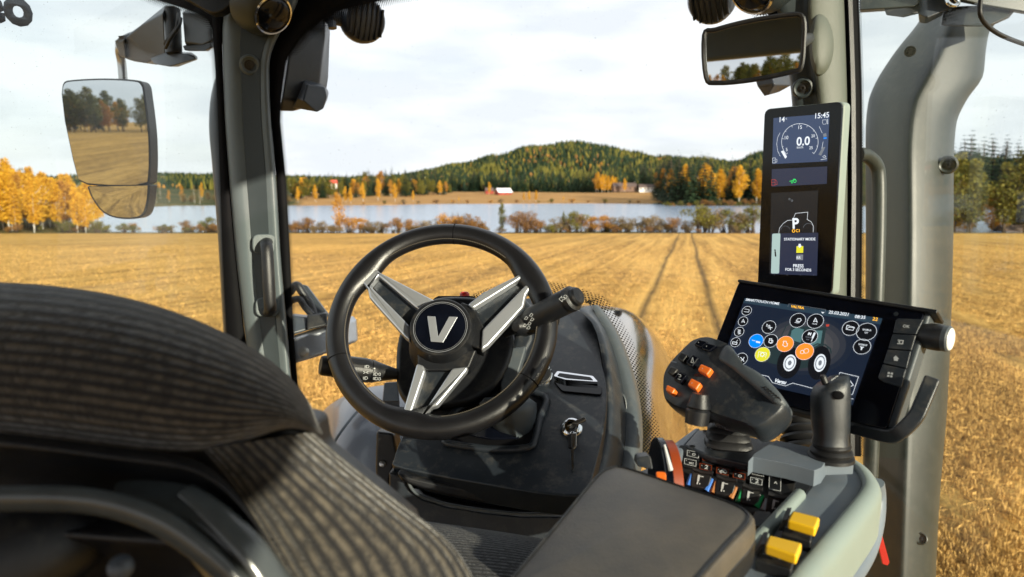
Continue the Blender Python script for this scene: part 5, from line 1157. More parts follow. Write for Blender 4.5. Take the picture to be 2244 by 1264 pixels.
# outer loop of the shell (beige underside handle)
mb=MB(); mb.use('console_grey'); mb.tube(spl([PZ(1908,1062,CZ-.02),P(1912,1090,.86),P(1908,1140,.85),P(1893,1195,.83),P(1868,1240,.80),P(1835,1275,.76),P(1790,1310,.72)],5),.016,12,.55,upv=RT); mb.build('outer_loop',cs)
mb=MB(); mb.use('dash_plastic'); mb.grid([[P(1860,1130,.90),P(1905,1070,.93)],[P(1850,1200,.90),P(1905,1140,.93)],[P(1800,1300,.86),P(1880,1240,.90)]]); mb.build('side_skin',cs,solid=.006)
# yellow topped switches
for k,(bt,bs_,lb) in enumerate((([(1737,1118),(1797,1133),(1787,1157),(1726,1139)],[(1722,1138),(1782,1158),(1778,1186),(1712,1168)],'upper yellow switch'),([(1685,1171),(1758,1189),(1746,1217),(1677,1193)],[(1672,1194),(1744,1216),(1735,1248),(1655,1224)],'lower yellow switch'))):
    zslab('switch_base',cs,[bt[0],bt[1],bs_[1],bs_[2],bs_[3],bs_[0]],CZ+.000,.02,'black_plastic',.002)
    mb=MB(); mb.use('yellow'); mb.prism([PZ(*p,CZ+.016) for p in bt],Vector((0,0,-.010))); mb.build('switch_cap',cs,bevel=.0022,seg=3,label=lb)
    pl=Pl(PZ(*bs_[0],CZ+.0005),Vector((0,0,1)),RT); mb=MB(); mb.smooth=False; mb.cur='white_mark'; x,y=(bs_[0][0]+bs_[2][0])/2,(bs_[0][1]+bs_[2][1])/2
    mb.ring(pl,x+8,y+2,.0042,.0010,.001,18); mb.ring(pl,x-8,y,.0028,.0010,.001,14); mb.line(pl,[(x-16,y-4),(x-2,y-8),(x+4,y-3)],.0012,.001); mb.line(pl,[(x-30,y-6),(x-22,y-4)],.0014,.001); mb.build('symbol',cs)
    mb=MB(); mb.use('black_plastic'); mb.prism([PZ(bs_[3][0]-8,bs_[3][1]-4,CZ-.002),PZ(bt[0][0]-14,bt[0][1]+2,CZ+.002),PZ(bt[0][0]-12,bt[0][1]-6,CZ+.014),PZ(bt[3][0]-10,bt[3][1],CZ+.012)],RT*.005); mb.build('guard',cs,bevel=.001)
# joystick platform
zslab('joystick_platform',cs,[(1640,1010),(1652,994),(1700,964),(1768,978),(1860,1001),(1872,1005),(1812,1007),(1801,1024),(1785,1031),(1725,1015),(1650,1001)],CZ+.016,.020,'console_grey',.008,5)
pl=Pl(PZ(1735,980,CZ+.0142),Vector((0,0,1)),RT); mb=MB(); mb.smooth=False; mb.line(pl,[(1728,978),(1755,984)],.0008,.0006,'dash_plastic'); mb.line(pl,[(1748,976),(1736,986)],.0010,.0006); mb.build('cross_symbol',cs)
# lever plate
zslab('lever_plate',cs,[(1500,974),(1528,942),(1560,940),(1700,968),(1655,1000),(1650,1018),(1560,1000)],CZ+.006,.010,'dash_plastic',.003)
zslab('plate_shell',cs,[(1465,978),(1520,938),(1535,935),(1530,946),(1502,976),(1490,1010),(1455,1008)],CZ+.002,.05,'console_grey',.006)
for x,y in ((1517,997-20),(1546,944)): mb=MB(); mb.use('black_matte'); mb.lathe(PZ(x,y,CZ+.007),Vector((0,0,1)),[(.004,0),(.003,.0004),(0,.0004)],12); mb.build('screw_hole',cs)
# switch field, tilted toward the driver
SPo=PZ(1492,976,CZ+.004); SP=Pl(SPo,Vector((-.05,-.42,.90)).normalized(),RT)
mb=MB(); mb.use('black_plastic'); mb.prism(rr(SP,[(1490,973),(1745,1048),(1732,1105),(1468,1042)],.004,3),-SP.n*.02); sf=mb.build('switch_field',cs,bevel=.002)
def qx(x,y): return (1420+x/4.158,960+y/4.158)
def mini(x,y,w_,h_,rimm,sym,symm='white_mark'):
    sl=.22; c=[(x-w_,y-h_-w_*sl+0),(x+w_,y-h_+w_*sl),(x+w_-4,y+h_+w_*sl),(x-w_-4,y+h_-w_*sl)]
    mb=MB(); mb.use('black_plastic'); mb.prism([SP.at(*qx(*p),.0035) for p in c],-SP.n*.004); b_=mb.build('push_button',cs,bevel=.0006)
    mb=MB(); mb.smooth=False; mb.line(SP,[qx(x+(a-x)*.9,y+(b-y)*.9) for a,b in c],.0007,.0040,rimm,closed=True)
    mb.cur=symm
    mb.disc(SP,*qx(x-w_*.62,y-h_*.55),.0006,.0042,8)
    if sym=='gear': mb.ring(SP,*qx(x+6,y+4),.0018,.0009,.0042,12)
    elif sym=='tractor': mb.ring(SP,*qx(x+22,y+6),.0020,.0010,.0042,14); mb.ring(SP,*qx(x-14,y+8),.0013,.0009,.0042,12); mb.line(SP,[qx(x-26,y-2),qx(x-6,y-6),qx(x+4,y-18),qx(x+24,y-12)],.0010,.0042)
    elif sym: mb.text(SP,sym,qx(x-14,y+14),qx(x+(8*len(sym)+10),y+20),.0042,symm,.02)
    mb.build('button_symbol',b_)
O='orange_dark'
for x,y,rm,sy in ((412,165,'white_mark','gear'),(553,204,O,'1'),(703,246,O,'tractor'),(852,290,O,'gear'),(1003,332,'white_mark','gear'),(388,240,'white_mark','M3'),(527,284,O,'2'),(680,322,O,'tractor'),(832,362,O,'gear'),(988,412,'white_mark','2')):
    mini(x,y,58,28,rm,sy,'lit_green' if (x,y)==(703,246) else 'white_mark')
mini(1158,420,58,80,'white_mark','A')
mb=MB(); mb.use('black_plastic')
# four finger levers
for k,(x,y,m) in enumerate(((470,372,'blue_mark'),(690,438,'brown_mark'),(925,520,'green_mark'),(1155,598,'grey_mark'))):
    px,py=qx(x,y); h0=.020
    pts=[qx(x-62,y-92),qx(x+120,y-48),qx(x+78,y+95),qx(x-88,y+60)]
    pr=[SP.at(*pts[0],.024),SP.at(*pts[1],.024),SP.at(*pts[2],.016),SP.at(*pts[3],.016)]
    mb=MB(); mb.use('black_plastic'); mb.prism(pr,-SP.n*.006); lv=mb.build('finger_lever',cs,bevel=.002,label={'blue_mark':'blue edged','brown_mark':'brown edged','green_mark':'green edged','grey_mark':'grey edged'}[m]+' finger lever')
    mb=MB(); mb.use('rubber'); mb.tube([SP.at(*qx(x-60,y-95),.0255),SP.at(*qx(x+25,y-62),.0235),SP.at(*qx(x+120,y-52),.0255)],.0030,8); mb.build('lip',lv)
    mb=MB(); mb.use(m)
    for (a,b) in (((x-72,y-45),(x-102,y+62)),((x+118,y+0),(x+60,y+110))): mb.tube([SP.at(*qx(*a),.0185),SP.at(*qx(*b),.0125)],[.0022,.0040],8)
    mb.build('colour_edge',lv)
    lp_=Pl((pr[0]+pr[1]+pr[2]+pr[3])/4,(pr[1]-pr[0]).cross(pr[3]-pr[0])*-1 if (pr[1]-pr[0]).cross(pr[3]-pr[0]).dot(CAM-pr[0])<0 else (pr[1]-pr[0]).cross(pr[3]-pr[0]),RT)
    mb=MB(); mb.smooth=False; mb.line(lp_,[qx(x-5,y-25),qx(x-12,y+12)],.0026,.0010,'white_mark'); mb.line(lp_,[qx(x-12,y+10),qx(x-20,y+45)],.0016,.0012); mb.line(lp_,[qx(x+12,y-22),qx(x+34,y-18)],.0010,.0010); mb.disc(lp_,*qx(x+2,y+46),.0009,.0012,8); mb.build('lever_symbol',lv)
zslab('lower_trim',cs,[(1655,1118),(1690,1120),(1680,1150),(1640,1150)],CZ-.004,.01,'dash_plastic',.002)
# orange thumb wheel and its guard at the left end
def wheelarc(name,m,x0,d,r,w_,par,lab=None):
    c=P(x0,1060,d); mb=MB(); mb.use(m); 
    mb.lathe(c-RT*w_/2,RT,[(r*.5,0),(r*.97,0),(r,.001),(r,w_-.001),(r*.97,w_),(r*.5,w_)],48); return mb.build(name,par,sharp=30,label=lab)
wheelarc('thumb_wheel','orange_dark',1466,.800,.050,.012,cs,'dark orange thumb wheel')
wheelarc('wheel_guard','black_gloss',1447,.795,.053,.009,cs)
mb=MB(); mb.use('white_mark'); mb.tube([P(1470-20*math.sin(a)*0-(1-k/8)*14,974+k*7,.742) for k,a in [(k,0) for k in range(9)]],[.0012+.0002*k for k in range(9)],8); mb.build('scale_mark',cs)
mb=MB(); mb.use('orange'); mb.prism(rr(Pl(P(1448,1038,.70),Vector((-.1,-.6,.8)),RT),[(1437,1032),(1458,1033),(1461,1043),(1438,1042)],.002),Vector((0,0,-.008))); mb.build('orange_tab',cs,bevel=.001)
mb=MB(); mb.use('dash_plastic'); mb.prism(rr(Pl(P(1413,1015,.74),Vector((-.1,-.8,.5)),RT),[(1397,1002),(1426,998),(1432,1030),(1395,1022)],.004),F*.02); mb.build('side_knob',cs,bevel=.003)
zslab('inner_body',cs,[(1492,985),(1530,945),(1700,968),(1868,1008),(1896,1050),(1850,1110),(1740,1180),(1600,1290),(1450,1290),(1470,1050)],CZ-.030,.05,'black_plastic',.003)
zslab('console_body',cs,[(1400,1030),(1470,1000),(1740,1050),(1760,1090),(1560,1290),(1300,1290)],CZ-.045,.08,'black_plastic',.006)
# armrest pad
AZ=2.415
ar=thing('armrest_pad','worn brown grey padded armrest with dark piping, bottom right','armrest',PZ(1380,1180,AZ-.05))
pad=[(1336,1018),(1372,1020),(1500,1062),(1600,1095),(1652,1122),(1650,1150),(1600,1205),(1520,1300),(1460,1380),(1010,1380),(1100,1275),(1220,1135),(1300,1040)]
ap=[PZ(*tuple(p),AZ) for p in spl(pad,4,True)]; cen=sum(ap,Vector())/len(ap); z=Vector((0,0,1)); rows=[]
for s,dz in ((.99,-.022),(1.0,-.018),(1.0,-.011),(.988,-.004),(.965,-.001),(.92,.0),(.6,.003),(.3,.004),(.02,.0045)): rows.append([cen+(p-cen)*s+z*dz for p in ap])
mb=MB(); mb.use('vinyl'); mb.loft(rows); pad_=mb.build('pad',ar)
mb=MB(); mb.use('black_plastic'); mb.tube([cen+(p-cen)*.935+z*.0004 for p in ap],.0011,6,closed=True); mb.build('piping',pad_)
mb=MB(); mb.use('black_plastic'); rows=[[cen+(p-cen)*s+z*dz for p in ap] for s,dz in ((.94,-.045),(1.000,-.040),(1.004,-.021),(.98,-.019))]; mb.loft(rows); mb.build('base_shell',ar)
# ================================================================ multi function lever
LV=Vector((-.42,-.62,.66)).normalized(); LP_=Pl(P(1570,830,.862),LV,RT)
lv=thing('drive_lever','black and grey handrest drive lever with orange switches in front of the touch terminal','lever',P(1600,985,.85))
body=[(1449,838),(1452,815),(1466,790),(1497,758),(1517,741),(1548,734),(1579,744),(1600,754),(1606,770),(1613,792),(1633,800),(1668,820),(1695,845),(1716,870),(1719,884),(1708,904),(1672,932),(1650,938),(1630,928),(1566,908),(1535,893),(1497,898),(1462,880),(1451,866)]
bp_=[LP_.at(*tuple(p)) for p in spl(body,3,True)]; cen=sum(bp_,Vector())/len(bp_); rows=[]
for s,o_ in ((.80,-.050),(.93,-.045),(.985,-.032),(1.0,-.018),(.995,-.008),(.975,-.002),(.955,.0),(.5,.0),(.02,.0)): rows.append([cen+(p-cen)*s+LV*o_ for p in bp_])
mb=MB(); mb.use('dash_plastic'); mb.loft(rows); mb.build('body',lv,sharp=60)
grip=[(1590,756),(1606,764),(1613,792),(1633,801),(1668,820),(1695,845),(1716,870),(1717,884),(1706,888),(1690,880),(1640,838),(1600,805),(1578,790),(1576,776)]
mb=MB(); mb.use('grey_plastic'); gp=[LP_.at(*tuple(p)) for p in spl(grip,3,True)]; cg=sum(gp,Vector())/len(gp); rows=[[cg+(p-cg)*s+LV*o_ for p in gp] for s,o_ in ((1.0,-.030),(1.012,-.012),(.99,.000),(.90,.004),(.5,.0055),(.02,.006))]; mb.loft(rows); mb.build('palm_rest',lv,sharp=60)
mb=MB(); mb.use('dash_plastic')
for k in range(6):
    x,y=1678+k*5.5,852+k*4.6; mb.tube([LP_.at(x-9,y-3,.006),LP_.at(x+1,y-5,.0068),LP_.at(x+6,y+3,.0062)],.0007,6)
mb.build('grip_rib',lv)
def lx(x,y): return (1420+x/4.516,730+y/4.516)
def lbtn(m,pts,h_=.006,bev=.0015,sym=None,lab=None,n='rocker_switch'):
    mb=MB(); mb.use(m); mb.prism([LP_.at(*lx(*p),h_) for p in pts],-LV*(h_+.004)); b_=mb.build(n,lv,bevel=bev,label=lab)
    if sym:
        mb=MB(); mb.smooth=False; c=Vector((sum(p[0] for p in pts)/4,sum(p[1] for p in pts)/4)); pq=Pl(LP_.o+LV*h_,LV,RT)
        if sym=='dot': mb.disc(pq,*lx(c.x-14,c.y-4),.0007,.0004,8,'white_mark')
        elif sym=='A': mb.line(pq,[lx(c.x-8,c.y+18),lx(c.x+8,c.y-22),lx(c.x+16,c.y+20)],.0008,.0004,'white_mark'); mb.line(pq,[lx(c.x-10,c.y+24),lx(c.x+22,c.y+30)],.0007,.0004)
        else: mb.line(pq,[lx(c.x-14,c.y-24),lx(c.x+12,c.y-18),lx(c.x+12,c.y+0),lx(c.x-4,c.y+4)],.0008,.0004,'white_mark'); mb.line(pq,[lx(c.x-16,c.y+22),lx(c.x+10,c.y+30)],.0007,.0004)
        mb.build('symbol',b_)
lbtn('orange',[(520,298),(630,345),(580,415),(486,362)],.008,.002,'dot','upper orange switch'); lbtn('orange',[(425,440),(520,488),(472,560),(385,508)],.008,.002,'dot','middle orange switch'); lbtn('orange',[(185,505),(268,545),(238,600),(168,560)],.009,.002,None,'lower orange switch')
lbtn('black_gloss',[(440,205),(500,235),(432,330),(368,290)],.008,.002,'A'); lbtn('black_gloss',[(310,375),(382,408),(318,490),(245,450)],.008,.002,'2')
lbtn('black_gloss',[(500,58),(590,80),(520,140),(452,110)],.004,.0015,'dot'); lbtn('black_gloss',[(575,92),(680,118),(600,178),(522,150)],.004,.0015,'dot')
lbtn('black_plastic',[(325,175),(392,210),(340,285),(280,240)],.007,.0025); lbtn('black_plastic',[(225,318),(298,350),(240,420),(182,378)],.007,.0025)
mb=MB(); mb.smooth=False; pq=Pl(LP_.o+LV*.0006,LV,RT); mb.ring(pq,*lx(502,415),.0020,.0006,.0004,14,'orange_dark'); mb.ring(pq,*lx(472,416),.0014,.0006,.0004,12); mb.line(pq,[lx(236,280),lx(278,290)],.0022,.0004,'grey_mark'); mb.line(pq,[lx(368,258),lx(388,270)],.0012,.0004,'white_mark'); mb.build('body_symbols',lv)
mb=MB(); mb.use('black_plastic'); c0=P(1534,872,.84); c1=P(1526,930,.84); ax=(c1-c0); l_=ax.length; mb.lathe(c0,ax,[(.010,-.005),(.013,l_*.2),(.0145,l_*.35),(.0128,l_*.42),(.0148,l_*.48),(.0140,l_*.98),(.012,l_*1.0),(0,l_)],28); mb.build('thumb_knob',lv,sharp=30)
# neck and bellows
NK=Pl(P(1600,935,.875),Vector((-.25,-.95,.15)),RT)
mb=MB(); mb.use('grey_plastic'); mb.prism([NK.at(*p) for p in ((1566,905),(1640,915),(1640,935),(1622,952),(1566,942))],-NK.n*.04); mb.build('neck',lv,bevel=.004)
mb=MB(); mb.text(NK,'VALTRA',(1570,938),(1609,942),.0006,'black_matte',.02); mb.build('neck_lettering',lv)
mb=MB(); mb.use('rubber'); secs=[]
for (y,w_,d) in ((940,34,.875),(946,42,.875),(952,45,.875),(954,38,.875),(962,46,.875),(968,48,.875),(970,41,.875),(977,50,.875),(984,52,.875),(988,48,.875)):
    c=P(1597+(y-940)*.02,y,d); a=w_/FPX*d; r_=[]
    for k in range(20):
        t=6.283*k/20; cx_,sy_=math.cos(t),math.sin(t); g_=(abs(cx_)**4+abs(sy_)**4)**-.25
        r_.append(c+Vector((cx_*g_*a,sy_*g_*a*.8,0))+Vector((0,.02,0)))
    secs.append(r_)
mb.loft(secs); mb.build('bellows',lv,sharp=30)
# ================================================================ joystick
js=thing('joystick','slim dark grey joystick with slanted top on the armrest console','joystick',PZ(1820,1000,CZ+.014))
mb=MB(); mb.use('dash_plastic'); secs=[]; JD=.838
for (y,xl,xr,sl) in ((972,1783,1855,0),(955,1787,1855,0),(930,1783,1857,0),(898,1781,1858,0),(868,1781,1859,0),(850,1787,1858,-2),(838,1796,1858,-6),(830,1806,1857,-7),(824,1820,1856,-4),(822,1830,1850,-1)):
    c=P((xl+xr)/2,y,JD); a=(xr-xl)/2/FPX*JD; r_=[]
    for k in range(28):
        t=6.283*k/28; cx_,sy_=math.cos(t),math.sin(t); g_=(abs(cx_)**2.6+abs(sy_)**2.6)**(-1/2.6)
        r_.append(c+RT*(cx_*g_*a)+UP.cross(RT)*(sy_*g_*min(a*1.05,.021))+UP*(sl/FPX*JD*-cx_*.9))
    secs.append(r_)
mb.loft(secs); mb.build('grip',js,sharp=60)
mb=MB(); mb.use('black_matte'); c=P(1837,866,JD-.0235); mb.lathe(c,(CAM-c).normalized()-RT*0,[(.0052,-.006),(.0052,.0012),(.004,.002),(0,.0018)],18,sx=1.25); mb.use('black_plastic'); c=P(1806,832,JD-.005); mb.lathe(c,UP-RT*.4,[(.004,-.006),(.004,.004),(.003,.006),(0,.0065)],14); mb.build('thumb_button',js)
mb=MB(); mb.smooth=False; pj=Pl(P(1826,838,JD-.020),(CAM-P(1826,838,JD)).normalized()+UP*.5,RT); mb.line(pj,[(1822,836),(1830,831)],.0010,.004,'white_mark'); mb.line(pj,[(1832,829),(1836,827)],.0010,.004); mb.build('symbol',js)
mb=MB(); mb.use('rubber'); c=PZ(1820,1004,CZ+.013); mb.lathe(c,Vector((0,0,1)),[(.0275,0),(.027,.004),(.0235,.006),(.025,.010),(.0225,.013),(.021,.014),(.0225,.018),(.020,.022),(.018,.024),(.018,.04)],30); mb.build('boot',js,sharp=30)
# ================================================================ exhaust stack, handle, outside arm on the right
ex=thing('exhaust_stack','tall S curved grey exhaust stack cover outside the right door window','exhaust stack',P(1990,1200,1.95))
EX=[(20,2030,2062,2100,2165,2235,1.98),(55,2008,2052,2080,2158,2170,1.97),(110,1962,2020,2062,2158,2160,1.96),(170,1922,1975,2030,2150,2156,1.95),(215,1902,1950,2005,2110,2120,1.94),(262,1896,1940,1995,2085,2096,1.93),(330,1895,1936,1990,2078,2090,1.92),(500,1896,1940,1992,2078,2090,1.90),(700,1895,1938,1990,2074,2085,1.88),(900,1892,1934,1985,2064,2076,1.86),(1100,1888,1930,1978,2046,2058,1.84),(1340,1880,1922,1970,2036,2048,1.82)]
mb=MB(); mb.use('stack_grey'); rows=[]
Ys=[20,55,80,110,140,170,195,215,240,262,300,330,420,500,600,700,800,900,1000,1100,1220,1340]
for y in Ys:
    a=it(EX,y); d=a[5]; rows.append([P(a[0]+3,y,d+.34),P(a[0],y,d+.24),P(a[0]+5,y,d+.19),P(a[1],y,d+.095),P(a[2]-8,y,d+.004),P(a[2]+2,y,d-.012),P(a[2]+14,y,d-.010),P((a[2]+a[3])/2+10,y,d+.0),P(a[3],y,d+.02),P(a[4],y,d+.07),P(a[4],y,d+.20)])
mb.grid(rows); mb.build('cover',ex,sub=1)
bolt(ex,2077,361,1.915,.020,'stack_grey'); bolt(ex,1994,112,1.93,.012,'stack_grey'); bolt(ex,2018,1180,1.83,.013,'stack_grey')
mb=MB(); mb.use('red_reflector'); mb.prism([P(*p,1.79) for p in ((1918,1168),(1932,1166),(1950,1232),(1946,1240),(1934,1236))],F*.006); mb.build('red_reflector',ex,bevel=.002)
oh=thing('outside_handrail','glossy grey tubular handrail between the door edge and the exhaust stack','handrail',P(1925,640,1.72))
mb=MB(); mb.use('stack_grey'); mb.tube(spl([P(1880,338,1.66),P(1898,340,1.68),P(1918,358,1.70),P(1926,390,1.71),P(1926,500,1.71),P(1922,640,1.70),P(1918,760,1.70),P(1912,960,1.70),P(1905,1120,1.70)],6),.0165,16); mb.build('tube',oh)
ra=thing('right_mirror_arm','grey green outside mirror arm cut off by the top right corner','mirror arm',P(2060,10,1.9))
hexl('arm_beam',ra,[[(1884,-40,1.85),(1884,22,1.82),(1884,28,1.9),(1884,-40,1.95)],[(2000,-40,1.80),(2004,14,1.77),(2008,20,1.86),(2008,-40,1.92)],[(2016,-40,1.79),(2014,8,1.77),(2014,14,1.85),(2014,-40,1.9)]],'stack_grey',.008)
hexl('hinge',ra,[[(2010,-30,1.80),(2012,30,1.78),(2014,50,1.84),(2012,-30,1.88)],[(2030,-30,1.78),(2030,40,1.76),(2030,52,1.84),(2030,-30,1.88)],[(2092,-30,1.76),(2100,12,1.75),(2100,16,1.82),(2092,-30,1.86)]],'outer_grey',.004)
hexl('shell',ra,[[(2070,16,1.80),(2062,55,1.78),(2066,56,1.90),(2080,14,1.90)],[(2120,14,1.74),(2110,56,1.72),(2120,58,1.88),(2130,12,1.90)],[(2180,14,1.72),(2160,58,1.70),(2170,58,1.86),(2190,12,1.88)],[(2216,20,1.72),(2205,38,1.71),(2210,40,1.84),(2222,16,1.86)],[(2225,22,1.74),(2222,26,1.74),(2222,26,1.8),(2226,20,1.8)]],'stack_grey',.006)
hexl('beam_end',ra,[[(2030,-50,1.72),(2070,-6,1.72),(2080,0,1.85),(2040,-50,1.85)],[(2150,-50,1.70),(2150,12,1.70),(2160,16,1.84),(2150,-50,1.84)],[(2260,-50,1.70),(2260,30,1.70),(2260,34,1.84),(2260,-50,1.84)]],'stack_grey',.006)
hexl('catch',ra,[[(1938,20,1.80),(1942,33,1.79),(1950,34,1.85),(1940,18,1.86)],[(1985,16,1.78),(1972,36,1.77),(1980,38,1.84),(1990,16,1.86)],[(2028,14,1.78),(2028,24,1.78),(2028,26,1.82),(2028,14,1.84)]],'black_plastic',.003)
mb=MB(); mb.use('chrome'); mb.tube(spl([P(2072,-6,1.70),P(2080,8,1.69),P(2092,12,1.69),P(2100,6,1.70),(P(2094,-4,1.70)),P(2084,-8,1.70)],4),.005,8); mb.build('clip',ra)
mb=MB(); mb.use('rubber'); mb.tube(spl([P(2158,-30,.95),P(2149,0,.95),P(2148,30,.95),P(2160,52,.96),P(2185,72,.97),P(2220,88,.98),P(2270,105,1.0)],6),.0032,10); cb=mb.build('cable',None,base=P(2158,0,.95)); cb['label']='black cable loop hanging inside the top right corner'; cb['category']='cable'
# ================================================================ bonnet, fenders, front bracket
hd=thing('tractor_bonnet','glossy dark bonnet mirroring the field, right of the dash console','bonnet',Vector((-.42,2.6,1.9)))
mb=MB(); mb.use('hood'); secs=[]
for y,wr,zt in ((1.72,.50,2.16),(2.1,.49,2.175),(2.6,.475,2.165),(3.2,.46,2.15),(3.6,.44,2.11),(3.75,.41,2.05),(3.82,.37,1.95),(3.85,.34,1.7),(3.85,.30,1.45)):
    c=-.46; wr*=1.13; row=[]
    for s,dz in ((-1,-.9),(-1.0,-.62),(-.94,-.45),(-.82,-.28),(-.65,-.14),(-.45,-.04),(-.25,-.005),(.25,-.005),(.45,-.04),(.65,-.14),(.82,-.28),(.94,-.45),(1.0,-.62),(1,-.9)): row.append(Vector((c+wr*s,y,zt+dz*(1 if zt>2 else .8))))
    secs.append(row)
mb.grid(secs); mb.build('shell',hd,sub=2)
mb=MB(); mb.use('black_plastic'); mb.tube([Vector((-.30,3.2,2.09)),Vector((-.30,3.21,2.135))],.018,10); mb.build('cap',hd)
mb=MB(); mb.use('outer_grey',False)
for zz in (1.50,1.42): mb.prism([Vector((.088,2.1,zz)),Vector((.078,2.9,zz)),Vector((.078,2.9,zz-.05)),Vector((.028,2.1,zz-.05))],Vector((.012,0,0)))
mb.build('side_trim',hd,bevel=.01)
# dotted lower edge of the windscreen
e=spl([(1285,660),(1308,690),(1340,745),(1368,800),(1385,850),(1397,920),(1408,1000),(1425,1060)],5); e2=spl([(1322,648),(1350,684),(1384,742),(1408,800),(1424,850),(1440,920),(1462,1000),(1480,1060)],5)
dots_strip('dotted_lower_edge',ws,[tuple(p) for p in e],[tuple(p) for p in e2],1.66,'frit_coarse')
e=spl([(1030,652),(1060,655),(1120,648),(1180,650),(1240,655),(1290,665)],4); e2=spl([(1038,644),(1065,632),(1120,618),(1200,616),(1260,628),(1325,650)],4)
dots_strip('dotted_lower_edge',ws,[tuple(p) for p in e],[tuple(p) for p in e2],1.665,'frit_coarse')
fd=thing('front_fender','bluish grey curved fender behind the left side of the steering wheel','fender',P(780,980,1.9))
mb=MB(); mb.use('fender'); rows=[]
FE=[[(690,905,2.3),(740,868,2.2),(800,842,2.15),(880,835,2.15),(950,850,2.15)],[(690,960,2.15),(725,905,2.05),(790,872,2.0),(870,865,2.0),(950,880,2.0)],[(690,1050,2.0),(715,985,1.9),(765,935,1.85),(845,925,1.85),(950,940,1.85)],[(690,1150,1.9),(715,1085,1.82),(760,1045,1.78),(835,1035,1.78),(950,1050,1.8)],[(690,1300,1.85),(715,1250,1.78),(760,1220,1.74),(835,1210,1.74),(950,1220,1.76)]]
mb.grid([[P(*p) for p in r] for r in FE]); mb.build('shell',fd,sub=2,solid=.01)
mb=MB(); mb.use('console_grey'); mb.tube(spl([P(*p) for p in ((706,1030,1.86),(735,965,1.84),(780,905,1.90),(822,868,1.97))],6),.004,8,.4); mb.build('highlight_stripe',fd)  # pale strip standing for the highlight along the curved fender
hexl('bracket',fd,[[(842,838,1.75),(838,880,1.72),(838,900,1.80),(842,838,1.82)],[(872,836,1.74),(876,880,1.71),(876,900,1.80),(872,836,1.82)]],'outer_grey',.004)
fb=thing('front_bracket','polished aluminium bracket with a small lamp and hoses outside left of the steering wheel','bracket',P(700,750,2.2))
hexl('bar',fb,[[(640,740,1.98),(640,798,1.95),(640,798,2.05),(640,735,2.1)],[(700,722,2.0),(700,780,1.98),(700,778,2.08),(700,716,2.12)],[(755,704,2.05),(757,760,2.03),(757,755,2.12),(755,696,2.15)],[(782,697,2.12),(785,748,2.10),(780,740,2.2),(776,690,2.2)]],'aluminium',.010)
mb=MB(); mb.use('steel'); c=P(665,771,1.955); mb.lathe(c,(CAM-c),[(.016,-.004),(.016,.002),(.010,.004),(.010,.010),(0,.011)],16); mb.build('bolt',fb,sharp=30)
hexl('lamp_body',fb,[[(638,690,2.0),(638,735,1.98),(638,735,2.1),(638,686,2.1)],[(676,696,2.02),(680,722,2.0),(680,722,2.12),(676,690,2.12)],[(712,700,2.05),(720,712,2.03),(718,708,2.12),(712,694,2.12)]],'outer_grey',.010)
hexl('clamp',fb,[[(673,690,1.99),(673,722,1.98),(673,722,2.05),(673,688,2.06)],[(716,686,2.02),(718,712,2.0),(718,712,2.08),(716,682,2.08)]],'black_plastic',.004)
mb=MB(); mb.use('outer_grey'); mb.prism([P(*p,2.08) for p in ((655,622),(672,626),(720,690),(712,700),(690,690),(660,640))],F*.012); mb.use('black_plastic'); mb.tube(spl([P(636,640,2.05),P(650,624,2.04),(P(662,640,2.04)),P(680,668,2.05),P(690,695,2.05)],5),.012,10); mb.tube(spl([P(636,660,2.03),P(655,655,2.02),P(668,672,2.03),P(684,690,2.03)],5),.010,10); mb.build('hose',fb)
# ================================================================ driver seat
st=thing('driver_seat','ribbed grey fabric driver seat seen close from behind, bottom left','seat',P(500,1100,.5))
def fgrid(name,m,rows,par,sub=2,vs=26,us=10,label=None):
    mb=MB(); mb.use(m); R_=[[P(*p) for p in r] for r in rows]; nr=len(R_)-1; nc=len(R_[0])-1
    mb.grid(R_,uv={'UVMap':lambda i,j:(j/nc*us,i/nr*vs)}); return mb.build(name,par,sub=sub,label=label)
# upper backrest, rows from hidden far side over the top to the shell edge
TOP=[(-160,610),(0,610),(160,622),(320,652),(470,708),(580,770),(655,838),(692,900),(700,950)]
BOT=[(-160,935),(0,945),(160,965),(310,985),(440,992),(530,972),(600,942),(650,935),(690,950)]
rows=[]
for k,(v,d) in enumerate(((None,.64),(0,.56),(.03,.50),(.18,.455),(.36,.435),(.55,.425),(.75,.42),(.92,.425),(1.0,.44))):
    r_=[]
    for j,(a,b) in enumerate(zip(TOP,BOT)):
        e_=.045*(j/8)**3
        if v is None: r_.append((a[0]*.93,a[1]+35,d))
        else: r_.append((a[0]+(b[0]-a[0])*v+(14*math.sin(math.pi*v)*(j/8)**4),a[1]+(b[1]-a[1])*v,d+e_))
    rows.append(r_)
fgrid('upper_backrest',"rib_fabric",rows,st,vs=21.0,us=5)
# lower bolster
LB=[(440,985),(500,1050),(560,1140),(620,1240),(680,1360)]
RB=[(690,945),(800,1040),(945,1145),(1020,1205),(1075,1330)]
rows=[]
for v in (0,.06,.2,.38,.56,.74,.88,.97,1.0,1.0):
    r_=[]
    for j,(a,b) in enumerate(zip(LB,RB)):
        bulge=-.035*math.sin(math.pi*min(1,v*.9+.08))+.05*v+.03
        x=a[0]+(b[0]-a[0])*v; y=a[1]+(b[1]-a[1])*v; r_.append((x,y,.425+bulge+.025*j/4))
    rows.append(r_)
rows[-1]=[(p[0]-45,p[1]+15,p[2]+.10) for p in rows[-1]]
